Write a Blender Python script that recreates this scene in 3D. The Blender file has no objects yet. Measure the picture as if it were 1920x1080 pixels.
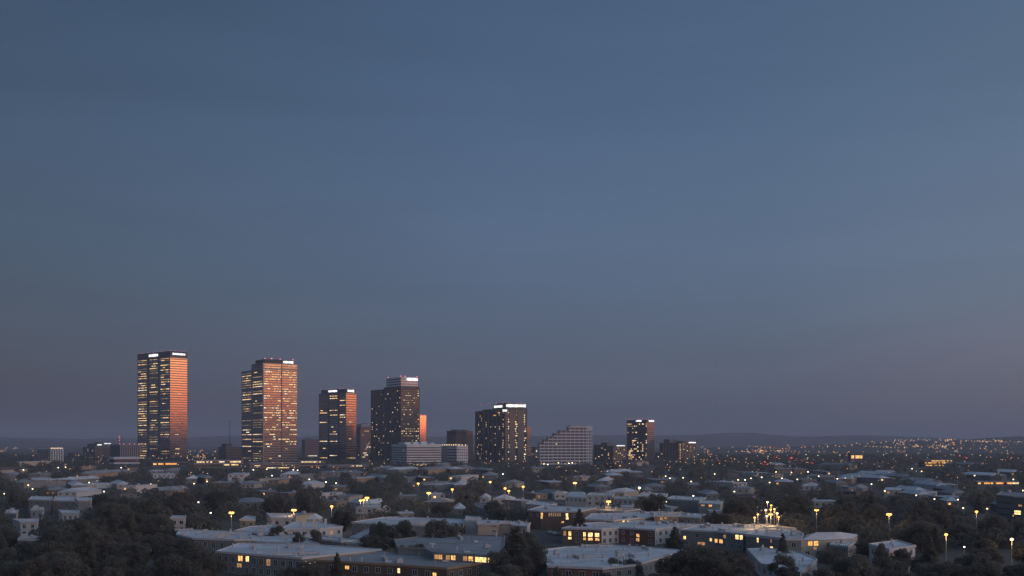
import bpy, math, random
import numpy as np
from mathutils import Matrix, Vector

random.seed(7); RNG = np.random.default_rng(7)
scene = bpy.context.scene
COL = scene.collection
R = math.radians

# ---------------------------------------------------------------- camera
F = 40.0 / 36.0 * 1920.0      # focal length in photograph pixels
HZ = 832.0                    # horizon row of the photograph
CH = 40.0                     # camera height
cd = bpy.data.cameras.new('camera'); cam = bpy.data.objects.new('camera', cd); COL.objects.link(cam)
cd.lens = 40.0; cd.sensor_width = 36.0; cd.shift_y = (HZ - 540.0) / 1920.0
cd.clip_start = 1.0; cd.clip_end = 60000.0
cam.location = (0, 0, CH); cam.rotation_euler = (R(90), 0, 0)
scene.camera = cam

# ---------------------------------------------------------------- sky, afterglow
SUN_AZ = 112.0      # degrees to the right of the view direction
SUN_EL = 0.6
world = bpy.data.worlds.new('World'); scene.world = world; world.use_nodes = True
nt = world.node_tree; nt.nodes.clear()
def wn(t, **k):
    n = nt.nodes.new(t)
    for a, b in k.items(): setattr(n, a, b)
    return n
out = wn('ShaderNodeOutputWorld'); bg = wn('ShaderNodeBackground'); nt.links.new(bg.outputs[0], out.inputs[0])
sky = wn('ShaderNodeTexSky', sky_type='NISHITA'); sky.sun_disc = False
sky.sun_elevation = R(SUN_EL); sky.sun_rotation = R(SUN_AZ)
sky.air_density = 1.0; sky.dust_density = 1.0; sky.ozone_density = 2.0
sc1 = wn('ShaderNodeVectorMath', operation='MULTIPLY'); sc1.inputs[1].default_value = (0.040, 0.046, 0.050)
nt.links.new(sky.outputs[0], sc1.inputs[0])
tc = wn('ShaderNodeTexCoord'); sep = wn('ShaderNodeSeparateXYZ'); nt.links.new(tc.outputs['Generated'], sep.inputs[0])
ramp = wn('ShaderNodeValToRGB'); nt.links.new(sep.outputs['Z'], ramp.inputs[0])
el = ramp.color_ramp.elements
stops = [(0.0, (.046, .066, .104)), (0.025, (.052, .0725, .117)), (0.063, (.063, .084, .139)), (0.174, (.068, .104, .176)),
         (0.26, (.055, .091, .160)), (0.342, (.044, .0755, .135)), (0.6, (.050, .086, .152)), (1.0, (.056, .096, .168))]
el[0].position = 0.0; el[0].color = (*stops[0][1], 1)
el[1].position = 1.0; el[1].color = (*stops[-1][1], 1)
for p, c in stops[1:-1]:
    e = el.new(p); e.color = (*c, 1)
# sky darkens gently away from the sunset side
azd = wn('ShaderNodeVectorMath', operation='DOT_PRODUCT'); nt.links.new(tc.outputs['Generated'], azd.inputs[0])
azd.inputs[1].default_value = (math.sin(R(SUN_AZ)), math.cos(R(SUN_AZ)), 0)
mr = wn('ShaderNodeValToRGB'); half = wn('ShaderNodeMath', operation='MULTIPLY_ADD'); half.inputs[1].default_value = .5; half.inputs[2].default_value = .5
nt.links.new(azd.outputs['Value'], half.inputs[0]); nt.links.new(half.outputs[0], mr.inputs[0])
me_ = mr.color_ramp.elements; me_[0].position = 0.0; me_[0].color = (.078, .078, .078, 1); me_[1].position = 1.0; me_[1].color = (.30, .20, .13, 1)
for p_, v_ in ((.14, (.096, .096, .094)), (.31, (.152, .152, .152)), (.52, (.190, .183, .168)), (.70, (.22, .21, .20)), (.85, (.27, .225, .18))):
    e = me_.new(p_); e.color = (*v_, 1)
five = wn('ShaderNodeVectorMath', operation='SCALE'); five.inputs['Scale'].default_value = 8.3; nt.links.new(mr.outputs[0], five.inputs[0])
sc2 = wn('ShaderNodeVectorMath', operation='MULTIPLY'); nt.links.new(ramp.outputs[0], sc2.inputs[0]); nt.links.new(five.outputs[0], sc2.inputs[1])
add = wn('ShaderNodeVectorMath', operation='ADD'); nt.links.new(sc1.outputs[0], add.inputs[0]); nt.links.new(sc2.outputs[0], add.inputs[1])
# afterglow low over the place where the sun went down, outside the picture to the right
gz_ = wn('ShaderNodeValToRGB'); nt.links.new(sep.outputs['Z'], gz_.inputs[0]); ge = gz_.color_ramp.elements
ge[0].position = 0.0; ge[0].color = (.55, .09, .035, 1); ge[1].position = 1.0; ge[1].color = (.02, .025, .035, 1)
for p_, v_ in ((.018, (.72, .14, .05)), (.045, (.90, .24, .085)), (.075, (1.0, .35, .13)), (.12, (.60, .34, .22)), (.25, (.31, .28, .27)), (.45, (.16, .18, .21))):
    e = ge.new(p_); e.color = (*v_, 1)
ga = wn('ShaderNodeValToRGB'); nt.links.new(half.outputs[0], ga.inputs[0]); g2 = ga.color_ramp.elements
g2[0].position = .42; g2[0].color = (0, 0, 0, 1); g2[1].position = 1.0; g2[1].color = (1, 1, 1, 1)
for p_, v_ in ((.52, .008), (.65, .09), (.80, .40), (.92, .82)):
    e = g2.new(p_); e.color = (v_, v_, v_, 1)
gm = wn('ShaderNodeVectorMath', operation='MULTIPLY'); nt.links.new(gz_.outputs[0], gm.inputs[0]); nt.links.new(ga.outputs[0], gm.inputs[1])
gs = wn('ShaderNodeVectorMath', operation='SCALE'); gs.inputs['Scale'].default_value = 4.0; nt.links.new(gm.outputs[0], gs.inputs[0])
add2 = wn('ShaderNodeVectorMath', operation='ADD'); nt.links.new(add.outputs[0], add2.inputs[0]); nt.links.new(gs.outputs[0], add2.inputs[1])
# faint uneven veils
cm = wn('ShaderNodeMapping'); cm.inputs['Scale'].default_value = (1.6, 1.6, 16.0); nt.links.new(tc.outputs['Generated'], cm.inputs[0])
cn = wn('ShaderNodeTexNoise'); cn.inputs['Scale'].default_value = 1.7; cn.inputs['Detail'].default_value = 4; nt.links.new(cm.outputs[0], cn.inputs['Vector'])
cr_ = wn('ShaderNodeMapRange'); nt.links.new(cn.outputs['Fac'], cr_.inputs[0]); cr_.inputs[1].default_value = .3; cr_.inputs[2].default_value = .7; cr_.inputs[3].default_value = .955; cr_.inputs[4].default_value = 1.045
cs_ = wn('ShaderNodeVectorMath', operation='SCALE'); nt.links.new(add2.outputs[0], cs_.inputs[0]); nt.links.new(cr_.outputs[0], cs_.inputs['Scale'])
nt.links.new(cs_.outputs[0], bg.inputs[0]); bg.inputs[1].default_value = 1.0

sl = bpy.data.lights.new('sun', 'SUN'); so = bpy.data.objects.new('sun', sl); COL.objects.link(so)
sl.energy = 0.03; sl.angle = R(12); sl.color = (1.0, 0.55, 0.32)
sdir = Vector((math.sin(R(SUN_AZ)) * math.cos(R(3)), math.cos(R(SUN_AZ)) * math.cos(R(3)), math.sin(R(3))))
so.rotation_euler = sdir.to_track_quat('Z', 'Y').to_euler(); so.location = (300, 0, 300)

vs = scene.view_settings
vs.view_transform = 'Standard'; vs.look = 'None'; vs.exposure = 0.0; vs.gamma = 1.0; vs.use_curve_mapping = False
scene.cycles.max_bounces = 5; scene.cycles.diffuse_bounces = 2; scene.cycles.glossy_bounces = 3
scene.cycles.volume_bounces = 0; scene.cycles.use_denoising = True
scene.cycles.sample_clamp_indirect = 3.0

# ---------------------------------------------------------------- helpers: terrain and pixels
def smooth(t):
    t = np.clip(t, 0, 1); return t * t * (3 - 2 * t)
def gz(x, y):
    x = np.asarray(x, float); y = np.asarray(y, float)
    r = np.hypot(x, y)
    z = 8 * smooth((r - 800) / 1000) + 5 * smooth((r - 1800) / 1500) + 9 * smooth((r - 3300) / 4000)
    def bump(px, d, h, sx, sy):
        cx = (px - 960) / F * d
        return h * np.exp(-((x - cx) / sx) ** 2 - ((y - d) / sy) ** 2)
    z = z + bump(1745, 4300, 27, 330, 700) + bump(1990, 5200, 34, 560, 1300) + bump(2350, 5200, 62, 1000, 1800)
    z = z + bump(1560, 4600, 8, 500, 800) + bump(30, 7500, 40, 420, 900)
    return z
def ground(x, y): return float(gz(x, y))
def W(px, d, py=None):
    x = (px - 960) / F * d
    return Vector((x, d, ground(x, d) if py is None else CH - (py - HZ) * d / F))
def dist(py, h):
    """distance of a pixel row at a height h above the local ground"""
    d = (CH - h) * F / (py - HZ)
    for _ in range(6): d = (CH - h - ground(0, d)) * F / (py - HZ)
    return d
def proj(p): return 960 + F * p[0] / p[1], HZ + F * (CH - p[2]) / p[1]

# ---------------------------------------------------------------- materials
MAT = {}
def principled(name, col, rough=0.8, metal=0.0, noise=0.0, scale=0.3, spec=0.3, var=0.0):
    m = bpy.data.materials.new(name); m.use_nodes = True; t = m.node_tree; b = t.nodes['Principled BSDF']
    b.inputs['Roughness'].default_value = rough; b.inputs['Metallic'].default_value = metal
    b.inputs['Specular IOR Level'].default_value = spec
    b.inputs['Base Color'].default_value = (*col, 1)
    last = None
    if noise:
        g = t.nodes.new('ShaderNodeNewGeometry'); n = t.nodes.new('ShaderNodeTexNoise')
        n.inputs['Scale'].default_value = scale; n.inputs['Detail'].default_value = 5; n.inputs['Roughness'].default_value = 0.65
        t.links.new(g.outputs['Position'], n.inputs['Vector'])
        r = t.nodes.new('ShaderNodeMapRange'); t.links.new(n.outputs['Fac'], r.inputs[0])
        r.inputs[1].default_value = 0.3; r.inputs[2].default_value = 0.7
        r.inputs[3].default_value = 1 - noise; r.inputs[4].default_value = 1 + noise
        last = r.outputs[0]
    if var:
        oi = t.nodes.new('ShaderNodeObjectInfo'); r2 = t.nodes.new('ShaderNodeMapRange'); t.links.new(oi.outputs['Random'], r2.inputs[0])
        r2.inputs[3].default_value = 1 - var; r2.inputs[4].default_value = 1 + var
        if last is None: last = r2.outputs[0]
        else:
            mu = t.nodes.new('ShaderNodeMath'); mu.operation = 'MULTIPLY'
            t.links.new(last, mu.inputs[0]); t.links.new(r2.outputs[0], mu.inputs[1]); last = mu.outputs[0]
    if last is not None:
        v = t.nodes.new('ShaderNodeVectorMath'); v.operation = 'SCALE'; v.inputs[0].default_value = col
        t.links.new(last, v.inputs['Scale']); t.links.new(v.outputs[0], b.inputs['Base Color'])
    MAT[name] = m; return m
def glow(name, col, s, var=0.0, sampled=False):
    m = bpy.data.materials.new(name); m.use_nodes = True; t = m.node_tree; t.nodes.clear()
    o = t.nodes.new('ShaderNodeOutputMaterial'); e = t.nodes.new('ShaderNodeEmission')
    e.inputs[0].default_value = (*col, 1); e.inputs[1].default_value = s
    t.links.new(e.outputs[0], o.inputs[0])
    if var:
        g = t.nodes.new('ShaderNodeNewGeometry'); n = t.nodes.new('ShaderNodeTexNoise'); n.inputs['Scale'].default_value = 1.1 if name.startswith('room') else 0.45
        n.inputs['Detail'].default_value = 3
        t.links.new(g.outputs['Position'], n.inputs['Vector'])
        r = t.nodes.new('ShaderNodeMapRange'); t.links.new(n.outputs['Fac'], r.inputs[0])
        r.inputs[1].default_value = 0.35; r.inputs[2].default_value = 0.65
        r.inputs[3].default_value = s * (1 - var); r.inputs[4].default_value = s * (1 + var)
        t.links.new(r.outputs[0], e.inputs[1])
    m.cycles.emission_sampling = 'AUTO' if sampled else 'NONE'
    MAT[name] = m; return m
def mirror_glass(name, base, fac, rough, tint=(.9, .9, .9), wob=0.0, wscale=0.12):
    m = bpy.data.materials.new(name); m.use_nodes = True; t = m.node_tree; b = t.nodes['Principled BSDF']
    b.inputs['Base Color'].default_value = (*base, 1); b.inputs['Roughness'].default_value = 0.3; b.inputs['Specular IOR Level'].default_value = 0.3
    gl = t.nodes.new('ShaderNodeBsdfGlossy'); gl.inputs['Color'].default_value = (*tint, 1); gl.inputs['Roughness'].default_value = rough
    mx = t.nodes.new('ShaderNodeMixShader'); mx.inputs[0].default_value = fac
    t.links.new(b.outputs[0], mx.inputs[1]); t.links.new(gl.outputs[0], mx.inputs[2])
    t.links.new(mx.outputs[0], t.nodes['Material Output'].inputs[0])
    if wob:
        g = t.nodes.new('ShaderNodeNewGeometry'); n = t.nodes.new('ShaderNodeTexNoise'); n.inputs['Scale'].default_value = wscale; n.inputs['Detail'].default_value = 2
        t.links.new(g.outputs['Position'], n.inputs['Vector'])
        bm = t.nodes.new('ShaderNodeBump'); bm.inputs['Strength'].default_value = 1.0; bm.inputs['Distance'].default_value = wob
        t.links.new(n.outputs['Fac'], bm.inputs['Height']); t.links.new(bm.outputs[0], gl.inputs['Normal'])
    MAT[name] = m; return m

mirror_glass('tower_glass', (.02, .022, .026), .38, .05, tint=(1.0, .86, .74), wob=.03)
mirror_glass('tower_glass_pale', (.05, .05, .055), .21, .08, tint=(1.0, .88, .78), wob=.09)
mirror_glass('spandrel_metal', (.07, .072, .076), .09, .22)
mirror_glass('spandrel_pale', (.20, .20, .205), .06, .25)
mirror_glass('copper_glass', (.03, .03, .03), .92, .06, tint=(1, .66, .46))
mirror_glass('dark_glass', (.035, .034, .034), .10, .12)
mirror_glass('window_glass', (.03, .032, .036), .16, .08)
principled('granite_brown', (.115, .102, .093), .5, noise=.15, scale=.08, spec=.4)
principled('brown_stone', (.22, .185, .16), .8, noise=.15, scale=.1)
principled('brown_band', (.14, .12, .105), .8, noise=.15, scale=.1)
principled('crown_metal', (.07, .08, .08), .6, noise=.1, scale=.1)
principled('white_concrete', (.64, .69, .74), .8, noise=.1, scale=.15)
principled('grey_concrete', (.33, .345, .36), .85, noise=.15, scale=.15)
principled('dark_concrete', (.14, .14, .145), .85, noise=.15, scale=.15)
principled('roof_pale', (.60, .62, .65), .9, noise=.16, scale=.14, spec=.15)
principled('roof_white', (.60, .615, .635), .9, noise=.18, scale=.16, spec=.15)
principled('roof_grey', (.30, .31, .325), .9, noise=.2, scale=.16, spec=.15)
principled('roof_tile', (.15, .12, .105), .9, noise=.3, scale=.4, spec=.15)
principled('trim_white', (.55, .55, .56), .7, noise=.1, scale=.5)
principled('wall_white', (.56, .55, .54), .9, noise=.12, scale=.25)
principled('wall_cream', (.46, .41, .34), .9, noise=.12, scale=.25)
principled('wall_grey', (.24, .24, .235), .9, noise=.15, scale=.25)
principled('wall_tan', (.34, .25, .17), .9, noise=.15, scale=.25)
principled('wall_brown', (.17, .12, .09), .9, noise=.2, scale=.25)
principled('wall_brick', (.19, .095, .072), .9, noise=.2, scale=.4)
principled('vent_metal', (.45, .46, .47), .5, noise=.1, scale=1.0)
principled('dark_metal', (.06, .06, .062), .6)
principled('pole_metal', (.38, .36, .33), .6)
principled('car_paint', (.22, .22, .23), .35, spec=.5, var=.7)
principled('tyre', (.03, .03, .03), .8)
principled('bark', (.09, .075, .06), .95, noise=.3, scale=1.2)
principled('leaf', (.088, .087, .072), .85, noise=.15, scale=.22, spec=.1, var=.2)
principled('leaf_dark', (.08, .08, .067), .85, noise=.15, scale=.25, spec=.1, var=.2)
principled('far_leaf', (.082, .082, .068), .85, noise=.2, scale=.05, spec=.2)
principled('soil', (.12, .112, .095), .95, noise=.4, scale=.02, spec=.1)
principled('asphalt', (.085, .086, .088), .9, noise=.2, scale=.1, spec=.2)
principled('hill_scrub', (.05, .052, .045), .95, noise=.3, scale=.004, spec=.1)
for k_ in ('roof_pale', 'roof_white', 'roof_grey'):      # sheet seams, ponding stains
    t_ = MAT[k_].node_tree; b_ = t_.nodes['Principled BSDF']; src_ = b_.inputs['Base Color'].links[0].from_socket
    g_ = t_.nodes.new('ShaderNodeNewGeometry'); mp_ = t_.nodes.new('ShaderNodeMapping'); mp_.inputs['Rotation'].default_value = (0, 0, .2); t_.links.new(g_.outputs['Position'], mp_.inputs[0])
    br_ = t_.nodes.new('ShaderNodeTexBrick'); br_.inputs['Scale'].default_value = 1.0; br_.inputs['Brick Width'].default_value = 9.0; br_.inputs['Row Height'].default_value = 2.2; br_.inputs['Mortar Size'].default_value = .07
    br_.inputs['Color1'].default_value = (1, 1, 1, 1); br_.inputs['Color2'].default_value = (.94, .94, .945, 1); br_.inputs['Mortar'].default_value = (.74, .74, .75, 1); t_.links.new(mp_.outputs[0], br_.inputs['Vector'])
    n_ = t_.nodes.new('ShaderNodeTexNoise'); n_.inputs['Scale'].default_value = .035; n_.inputs['Detail'].default_value = 3; t_.links.new(g_.outputs['Position'], n_.inputs['Vector'])
    r_ = t_.nodes.new('ShaderNodeMapRange'); t_.links.new(n_.outputs['Fac'], r_.inputs[0]); r_.inputs[1].default_value = .38; r_.inputs[2].default_value = .62; r_.inputs[3].default_value = .88; r_.inputs[4].default_value = 1.1
    v1_ = t_.nodes.new('ShaderNodeVectorMath'); v1_.operation = 'MULTIPLY'; t_.links.new(src_, v1_.inputs[0]); t_.links.new(br_.outputs['Color'], v1_.inputs[1])
    v2_ = t_.nodes.new('ShaderNodeVectorMath'); v2_.operation = 'SCALE'; t_.links.new(v1_.outputs[0], v2_.inputs[0]); t_.links.new(r_.outputs[0], v2_.inputs['Scale']); t_.links.new(v2_.outputs[0], b_.inputs['Base Color'])
glow('lit_amber', (1.0, .55, .20), 1.35, var=.5)
glow('lit_yellow', (1.0, .70, .34), 1.3, var=.5)
glow('lit_white', (1.0, .88, .68), 1.3, var=.5)
glow('lit_dim', (1.0, .66, .36), .55, var=.5)
glow('lit_faint', (1.0, .70, .42), .22, var=.6)
glow('lit_orange', (1.0, .42, .10), 1.3, var=.4)
glow('room_amber', (1.0, .50, .14), 1.25, var=.6)
glow('room_bright', (1.0, .62, .23), 1.9, var=.5)
glow('room_dim', (1.0, .50, .2), .45, var=.4)
glow('sign_white', (1.0, .96, .98), 1.5)
glow('beacon_red', (1.0, .14, .22), 2.6)
glow('lamp_sodium', (1.0, .47, .12), 3.4)
glow('lamp_white', (1.0, .88, .66), 5.0)
glow('lamp_small', (1.0, .70, .34), 5.0)
glow('tail_red', (1.0, .10, .07), 5.0)
for k_ in ('leaf', 'leaf_dark', 'far_leaf'):        # leaves pass light as well as reflect it
    t_ = MAT[k_].node_tree; b_ = t_.nodes['Principled BSDF']; tr_ = t_.nodes.new('ShaderNodeBsdfTranslucent'); ad_ = t_.nodes.new('ShaderNodeAddShader')
    t_.links.new(b_.inputs['Base Color'].links[0].from_socket, tr_.inputs[0]); t_.links.new(b_.outputs[0], ad_.inputs[0]); t_.links.new(tr_.outputs[0], ad_.inputs[1])
    t_.links.new(ad_.outputs[0], t_.nodes['Material Output'].inputs[0])
M = MAT

# ---------------------------------------------------------------- helpers: meshes and objects
class MB:
    def __init__(s): s.v = []; s.f = []; s.m = []
    def quad(s, a, b, c, d, m=0):
        i = len(s.v); s.v += [tuple(a), tuple(b), tuple(c), tuple(d)]; s.f.append((i, i + 1, i + 2, i + 3)); s.m.append(m)
    def box(s, x0, x1, y0, y1, z0, z1, m=0):
        i = len(s.v)
        s.v += [(x0, y0, z0), (x1, y0, z0), (x1, y1, z0), (x0, y1, z0), (x0, y0, z1), (x1, y0, z1), (x1, y1, z1), (x0, y1, z1)]
        for q in ((0, 3, 2, 1), (4, 5, 6, 7), (0, 1, 5, 4), (1, 2, 6, 5), (2, 3, 7, 6), (3, 0, 4, 7)):
            s.f.append(tuple(i + k for k in q)); s.m.append(m)
        return s
    def prism(s, pts, z0, z1, m=0, mt=None):
        n = len(pts); i = len(s.v)
        s.v += [(p[0], p[1], z0) for p in pts] + [(p[0], p[1], z1) for p in pts]
        for k in range(n):
            s.f.append((i + k, i + (k + 1) % n, i + n + (k + 1) % n, i + n + k)); s.m.append(m)
        s.f.append(tuple(i + n + k for k in range(n))); s.m.append(m if mt is None else mt)
        s.f.append(tuple(i + n - 1 - k for k in range(n))); s.m.append(m)
        return s
    def tube(s, p, q, r0, r1, n=6, m=0):
        p = Vector(p); q = Vector(q); ax = (q - p).normalized()
        u = ax.orthogonal().normalized(); w = ax.cross(u); i = len(s.v)
        for c, r in ((p, r0), (q, r1)):
            for k in range(n):
                a = 2 * math.pi * k / n; s.v.append(tuple(c + u * (r * math.cos(a)) + w * (r * math.sin(a))))
        for k in range(n):
            s.f.append((i + k, i + (k + 1) % n, i + n + (k + 1) % n, i + n + k)); s.m.append(m)
        s.f.append(tuple(i + n + k for k in range(n))); s.m.append(m)
        s.f.append(tuple(i + n - 1 - k for k in range(n))); s.m.append(m)
        return s
    def ball(s, c, rx, ry, rz, n=8, k=4, m=0):
        i = len(s.v)
        for a in range(1, k):
            t = math.pi * a / k
            for b in range(n):
                p = 2 * math.pi * b / n
                s.v.append((c[0] + rx * math.sin(t) * math.cos(p), c[1] + ry * math.sin(t) * math.sin(p), c[2] + rz * math.cos(t)))
        top = len(s.v); s.v += [(c[0], c[1], c[2] + rz), (c[0], c[1], c[2] - rz)]
        for a in range(k - 2):
            for b in range(n):
                s.f.append((i + a * n + b, i + (a + 1) * n + b, i + (a + 1) * n + (b + 1) % n, i + a * n + (b + 1) % n)); s.m.append(m)
        for b in range(n):
            s.f.append((top, i + b, i + (b + 1) % n)); s.m.append(m)
            s.f.append((top + 1, i + (k - 2) * n + (b + 1) % n, i + (k - 2) * n + b)); s.m.append(m)
        return s
    def mesh(s, name, mats):
        me = bpy.data.meshes.new(name); me.from_pydata(s.v, [], s.f)
        for mt in (mats if isinstance(mats, (list, tuple)) else [mats]): me.materials.append(M[mt] if isinstance(mt, str) else mt)
        if any(s.m): me.polygons.foreach_set('material_index', s.m)
        me.update(); return me
    def build(s, name, mats, parent=None): return link(name, s.mesh(name, mats), parent)
def link(name, data, parent=None, loc=None, rz=None):
    o = bpy.data.objects.new(name, data); COL.objects.link(o)
    if parent is not None: o.parent = parent
    if loc is not None: o.location = loc
    if rz is not None: o.rotation_euler = (0, 0, rz)
    return o
def thing(name, label, cat, loc=(0, 0, 0), rz=0, group=None):
    o = link(name, None, None, loc, rz); return tag(o, label, cat, group)
def tag(o, label, cat, group=None, kind=None):
    o['label'] = label
    if cat: o['category'] = cat
    if group: o['group'] = group
    if kind: o['kind'] = kind
    return o
def structure(o): o['kind'] = 'structure'; return o
NTH = ['first', 'second', 'third', 'fourth', 'fifth', 'sixth', 'seventh', 'eighth', 'ninth', 'tenth', 'eleventh', 'twelfth', 'thirteenth',
       'fourteenth', 'fifteenth', 'sixteenth', 'seventeenth', 'eighteenth', 'nineteenth', 'twentieth']
def nth(i):
    if i < 20: return NTH[i]
    return '%d%s' % (i + 1, {1: 'st', 2: 'nd', 3: 'rd'}.get((i + 1) % 10 if (i + 1) % 100 not in (11, 12, 13) else 0, 'th'))

FOOT = []      # (x, y, radius) taken by buildings
PROT = []      # photograph rectangles that trees must leave open
def rowd(d): return HZ + F * (CH - ground(0, d)) / d

# ---------------------------------------------------------------- ground and hills
def build_ground():
    ys = np.concatenate([np.linspace(-15000, 0, 12)[:-1], np.linspace(0, 1200, 26)[:-1], np.linspace(1200, 3000, 26)[:-1], np.linspace(3000, 8000, 34)[:-1], np.linspace(8000, 16500, 14)])
    xs = np.concatenate([np.linspace(-16500, -3500, 12)[:-1], np.linspace(-3500, 5500, 75)[:-1], np.linspace(5500, 16500, 12)])
    X, Y = np.meshgrid(xs, ys); Z = gz(X, Y)
    v = np.stack([X, Y, Z], -1).reshape(-1, 3); nx = len(xs); ny = len(ys)
    f = [(j * nx + i, j * nx + i + 1, (j + 1) * nx + i + 1, (j + 1) * nx + i) for j in range(ny - 1) for i in range(nx - 1)]
    me = bpy.data.meshes.new('ground'); me.from_pydata(v.tolist(), [], f); me.materials.append(M['soil']); me.update()
    structure(link('ground', me))
build_ground()
def build_hills():
    na = 360; rad = [9200, 9900, 10600, 11300, 12000]; prof = [0, .45, .8, 1.0, .35]
    ph = [random.uniform(0, 6.28) for _ in range(8)]
    v = []; f = []
    for a in range(na):
        t = 2 * math.pi * a / na          # azimuth from view direction, clockwise
        h = 66 + 10 * math.sin(3 * t + ph[0]) + 16 * math.sin(7 * t + ph[1]) + 10 * math.sin(17 * t + ph[2]) + 6 * math.sin(41 * t + ph[3]) + 4 * math.sin(83 * t + ph[4])
        w = math.exp(-((t - 1.75) / .75) ** 2)
        h = h * (1 - w) + w * (118 + 14 * math.sin(11 * t) + 10 * math.sin(29 * t))
        for r_, p in zip(rad, prof):
            rr = r_ + 150 * math.sin(13 * t + r_)
            v.append((rr * math.sin(t), rr * math.cos(t), 15 + (h + 25) * p * (1 + .08 * math.sin(57 * t + r_))))
    n = len(rad)
    for a in range(na):
        b = (a + 1) % na
        for k in range(n - 1): f.append((a * n + k, a * n + k + 1, b * n + k + 1, b * n + k))
    me = bpy.data.meshes.new('hills'); me.from_pydata(v, [], f); me.materials.append(M['hill_scrub']); me.update()
    me.polygons.foreach_set('use_smooth', [True] * len(me.polygons))
    structure(link('hills', me))
build_hills()

# ---------------------------------------------------------------- towers
class Tower:
    def __init__(s, name, label, cat, cx, d, a, lpx, rpx, top, nf, glass, band, ratio=.42, group=None, z0=None, crown=0.0, proud=.35, notch=(), bands=True, vis=None):
        """cx: pixel column of the near corner at distance d; a: heading of the right face; top: pixel row of the roof"""
        C = W(cx, d); A = R(a); s.a = A
        tl = (lpx - 960) / F; tr = (rpx - 960) / F
        s.wr = (tr * C.y - C.x) / (math.cos(A) - tr * math.sin(A)); s.wl = (C.x - tl * C.y) / (math.sin(A) + tl * math.cos(A))
        s.z0 = ground(C.x, C.y) - 1.0 if z0 is None else z0
        s.H = CH - (top - HZ) * d / F - s.z0; s.d = d; s.C = C
        s.root = thing(name, label, cat, (C.x, C.y, s.z0), A, group)
        s.hb = s.H - crown; s.nf = nf; s.fh = s.hb / nf; s.band_h = s.fh * ratio; s.proud = proud
        s.notch = notch
        MB().prism(s.outline(0), 0, s.hb - .02).build('glass_body', glass, s.root)
        if bands:
            me = MB().prism(s.outline(proud), 0, s.band_h).mesh('floor_band', band)
            for i in range(nf):
                link('floor_band', me, s.root, (0, 0, i * s.fh))
            link('floor_band', me, s.root, (0, 0, s.hb - s.band_h))
        FOOT.append((C.x + (s.wr * math.cos(A) - s.wl * math.sin(A)) / 2, C.y + (s.wr * math.sin(A) + s.wl * math.cos(A)) / 2, .55 * math.hypot(s.wr, s.wl)))
        PROT.append((lpx + 2, top, rpx - 2, (rowd(d) - 8) if vis is None else vis))
    def outline(s, e):
        p = [(-e, -e), (s.wr + e, -e), (s.wr + e, s.wl + e), (-e, s.wl + e)]
        for t in sorted(s.notch, reverse=True):           # recessed shafts in the left face
            y = t * s.wl; h = 1.3 - e
            p += [(-e, y + h), (3.2 - e, y + h), (3.2 - e, y - h), (-e, y - h)]
        return p
    def at(s, face, t, off, z):
        return (t * s.wr, -off, z) if face == 'R' else (-off, t * s.wl, z)
    def strip(s, face, fl, t0, t1, drop=.15, mats=('lit_amber', 'lit_yellow', 'lit_white', 'lit_dim'), wts=(4, 4, 1.5, 2.5), name='lit_window_row', pw=1.5):
        L = (t1 - t0) * (s.wr if face == 'R' else s.wl); n = max(1, int(L / pw)); mb = MB()
        zb = s.fh - (.3 if fl < s.nf - 1 else s.band_h + .1); za = max(zb - .31 * s.fh, s.band_h + .1); cur = random.choices(range(len(mats)), wts)[0]
        def flush():
            if mb.f:
                o = mb.build(name, mats, s.root); o.location = (0, 0, fl * s.fh)
        for k in range(n):
            if random.random() < .25: cur = random.choices(range(len(mats)), wts)[0]
            if random.random() < drop: flush(); mb = MB(); continue
            of_ = .1 if mats[0] != 'lit_faint' else .06; P, Q = s.at(face, t0 + (t1 - t0) * k / n, of_, za), s.at(face, t0 + (t1 - t0) * (k + 1) / n, of_, za)
            if not mb.v: mb.v += [P, (P[0], P[1], zb)]
            i = len(mb.v); mb.v += [Q, (Q[0], Q[1], zb)]
            mb.f.append((i - 2, i, i + 1, i - 1) if face == 'R' else (i, i - 2, i - 1, i + 1)); mb.m.append(cur)
        flush()
    def pane(s, face, fl, t, w=2.0, mat='lit_yellow', hh=None, off=.1):
        hw = w / 2 / (s.wr if face == 'R' else s.wl); mb = MB()
        za = s.band_h + .1; zb = s.fh - .1
        if hh: za = (za + zb) / 2 - hh / 2; zb = za + hh
        P, Q = s.at(face, t - hw, off, za), s.at(face, t + hw, off, za)
        if face == 'L': P, Q = Q, P
        mb.quad(P, Q, (Q[0], Q[1], zb), (P[0], P[1], zb))
        o = mb.build('lit_window', mat, s.root); o.location = (0, 0, fl * s.fh)
    def dots(s, face, cols, p, mats=('lit_yellow', 'lit_white', 'lit_amber', 'lit_dim'), wts=(4, 2, 2, 3), w=2.0, prof=None, run=0.0, off=.1):
        for fl in range(s.nf):
            q = p * (prof(fl / s.nf) if prof else 1); k = 0
            while k < len(cols):
                if random.random() < q:
                    s.pane(face, fl, cols[k], w * random.choice((.8, 1, 1, 1.5)), random.choices(mats, wts)[0], off=off)
                k += 1
    def pier(s, face, t, w, mat, z0=0, z1=None, out=.6, name='pier'):
        z1 = s.hb if z1 is None else z1; mb = MB(); hw = w / 2
        if face == 'R': mb.box(t * s.wr - hw, t * s.wr + hw, -out, .05, z0, z1)
        else: mb.box(-out, .05, t * s.wl - hw, t * s.wl + hw, z0, z1)
        return mb.build(name, mat, s.root)
    def crown(s, z0, z1, mat='crown_metal', x0=0, x1=1, y0=0, y1=1, e=.2, name='crown'):
        return MB().box(x0 * s.wr - e, x1 * s.wr + e, y0 * s.wl - e, y1 * s.wl + e, z0, z1).build(name, mat, s.root)
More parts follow.
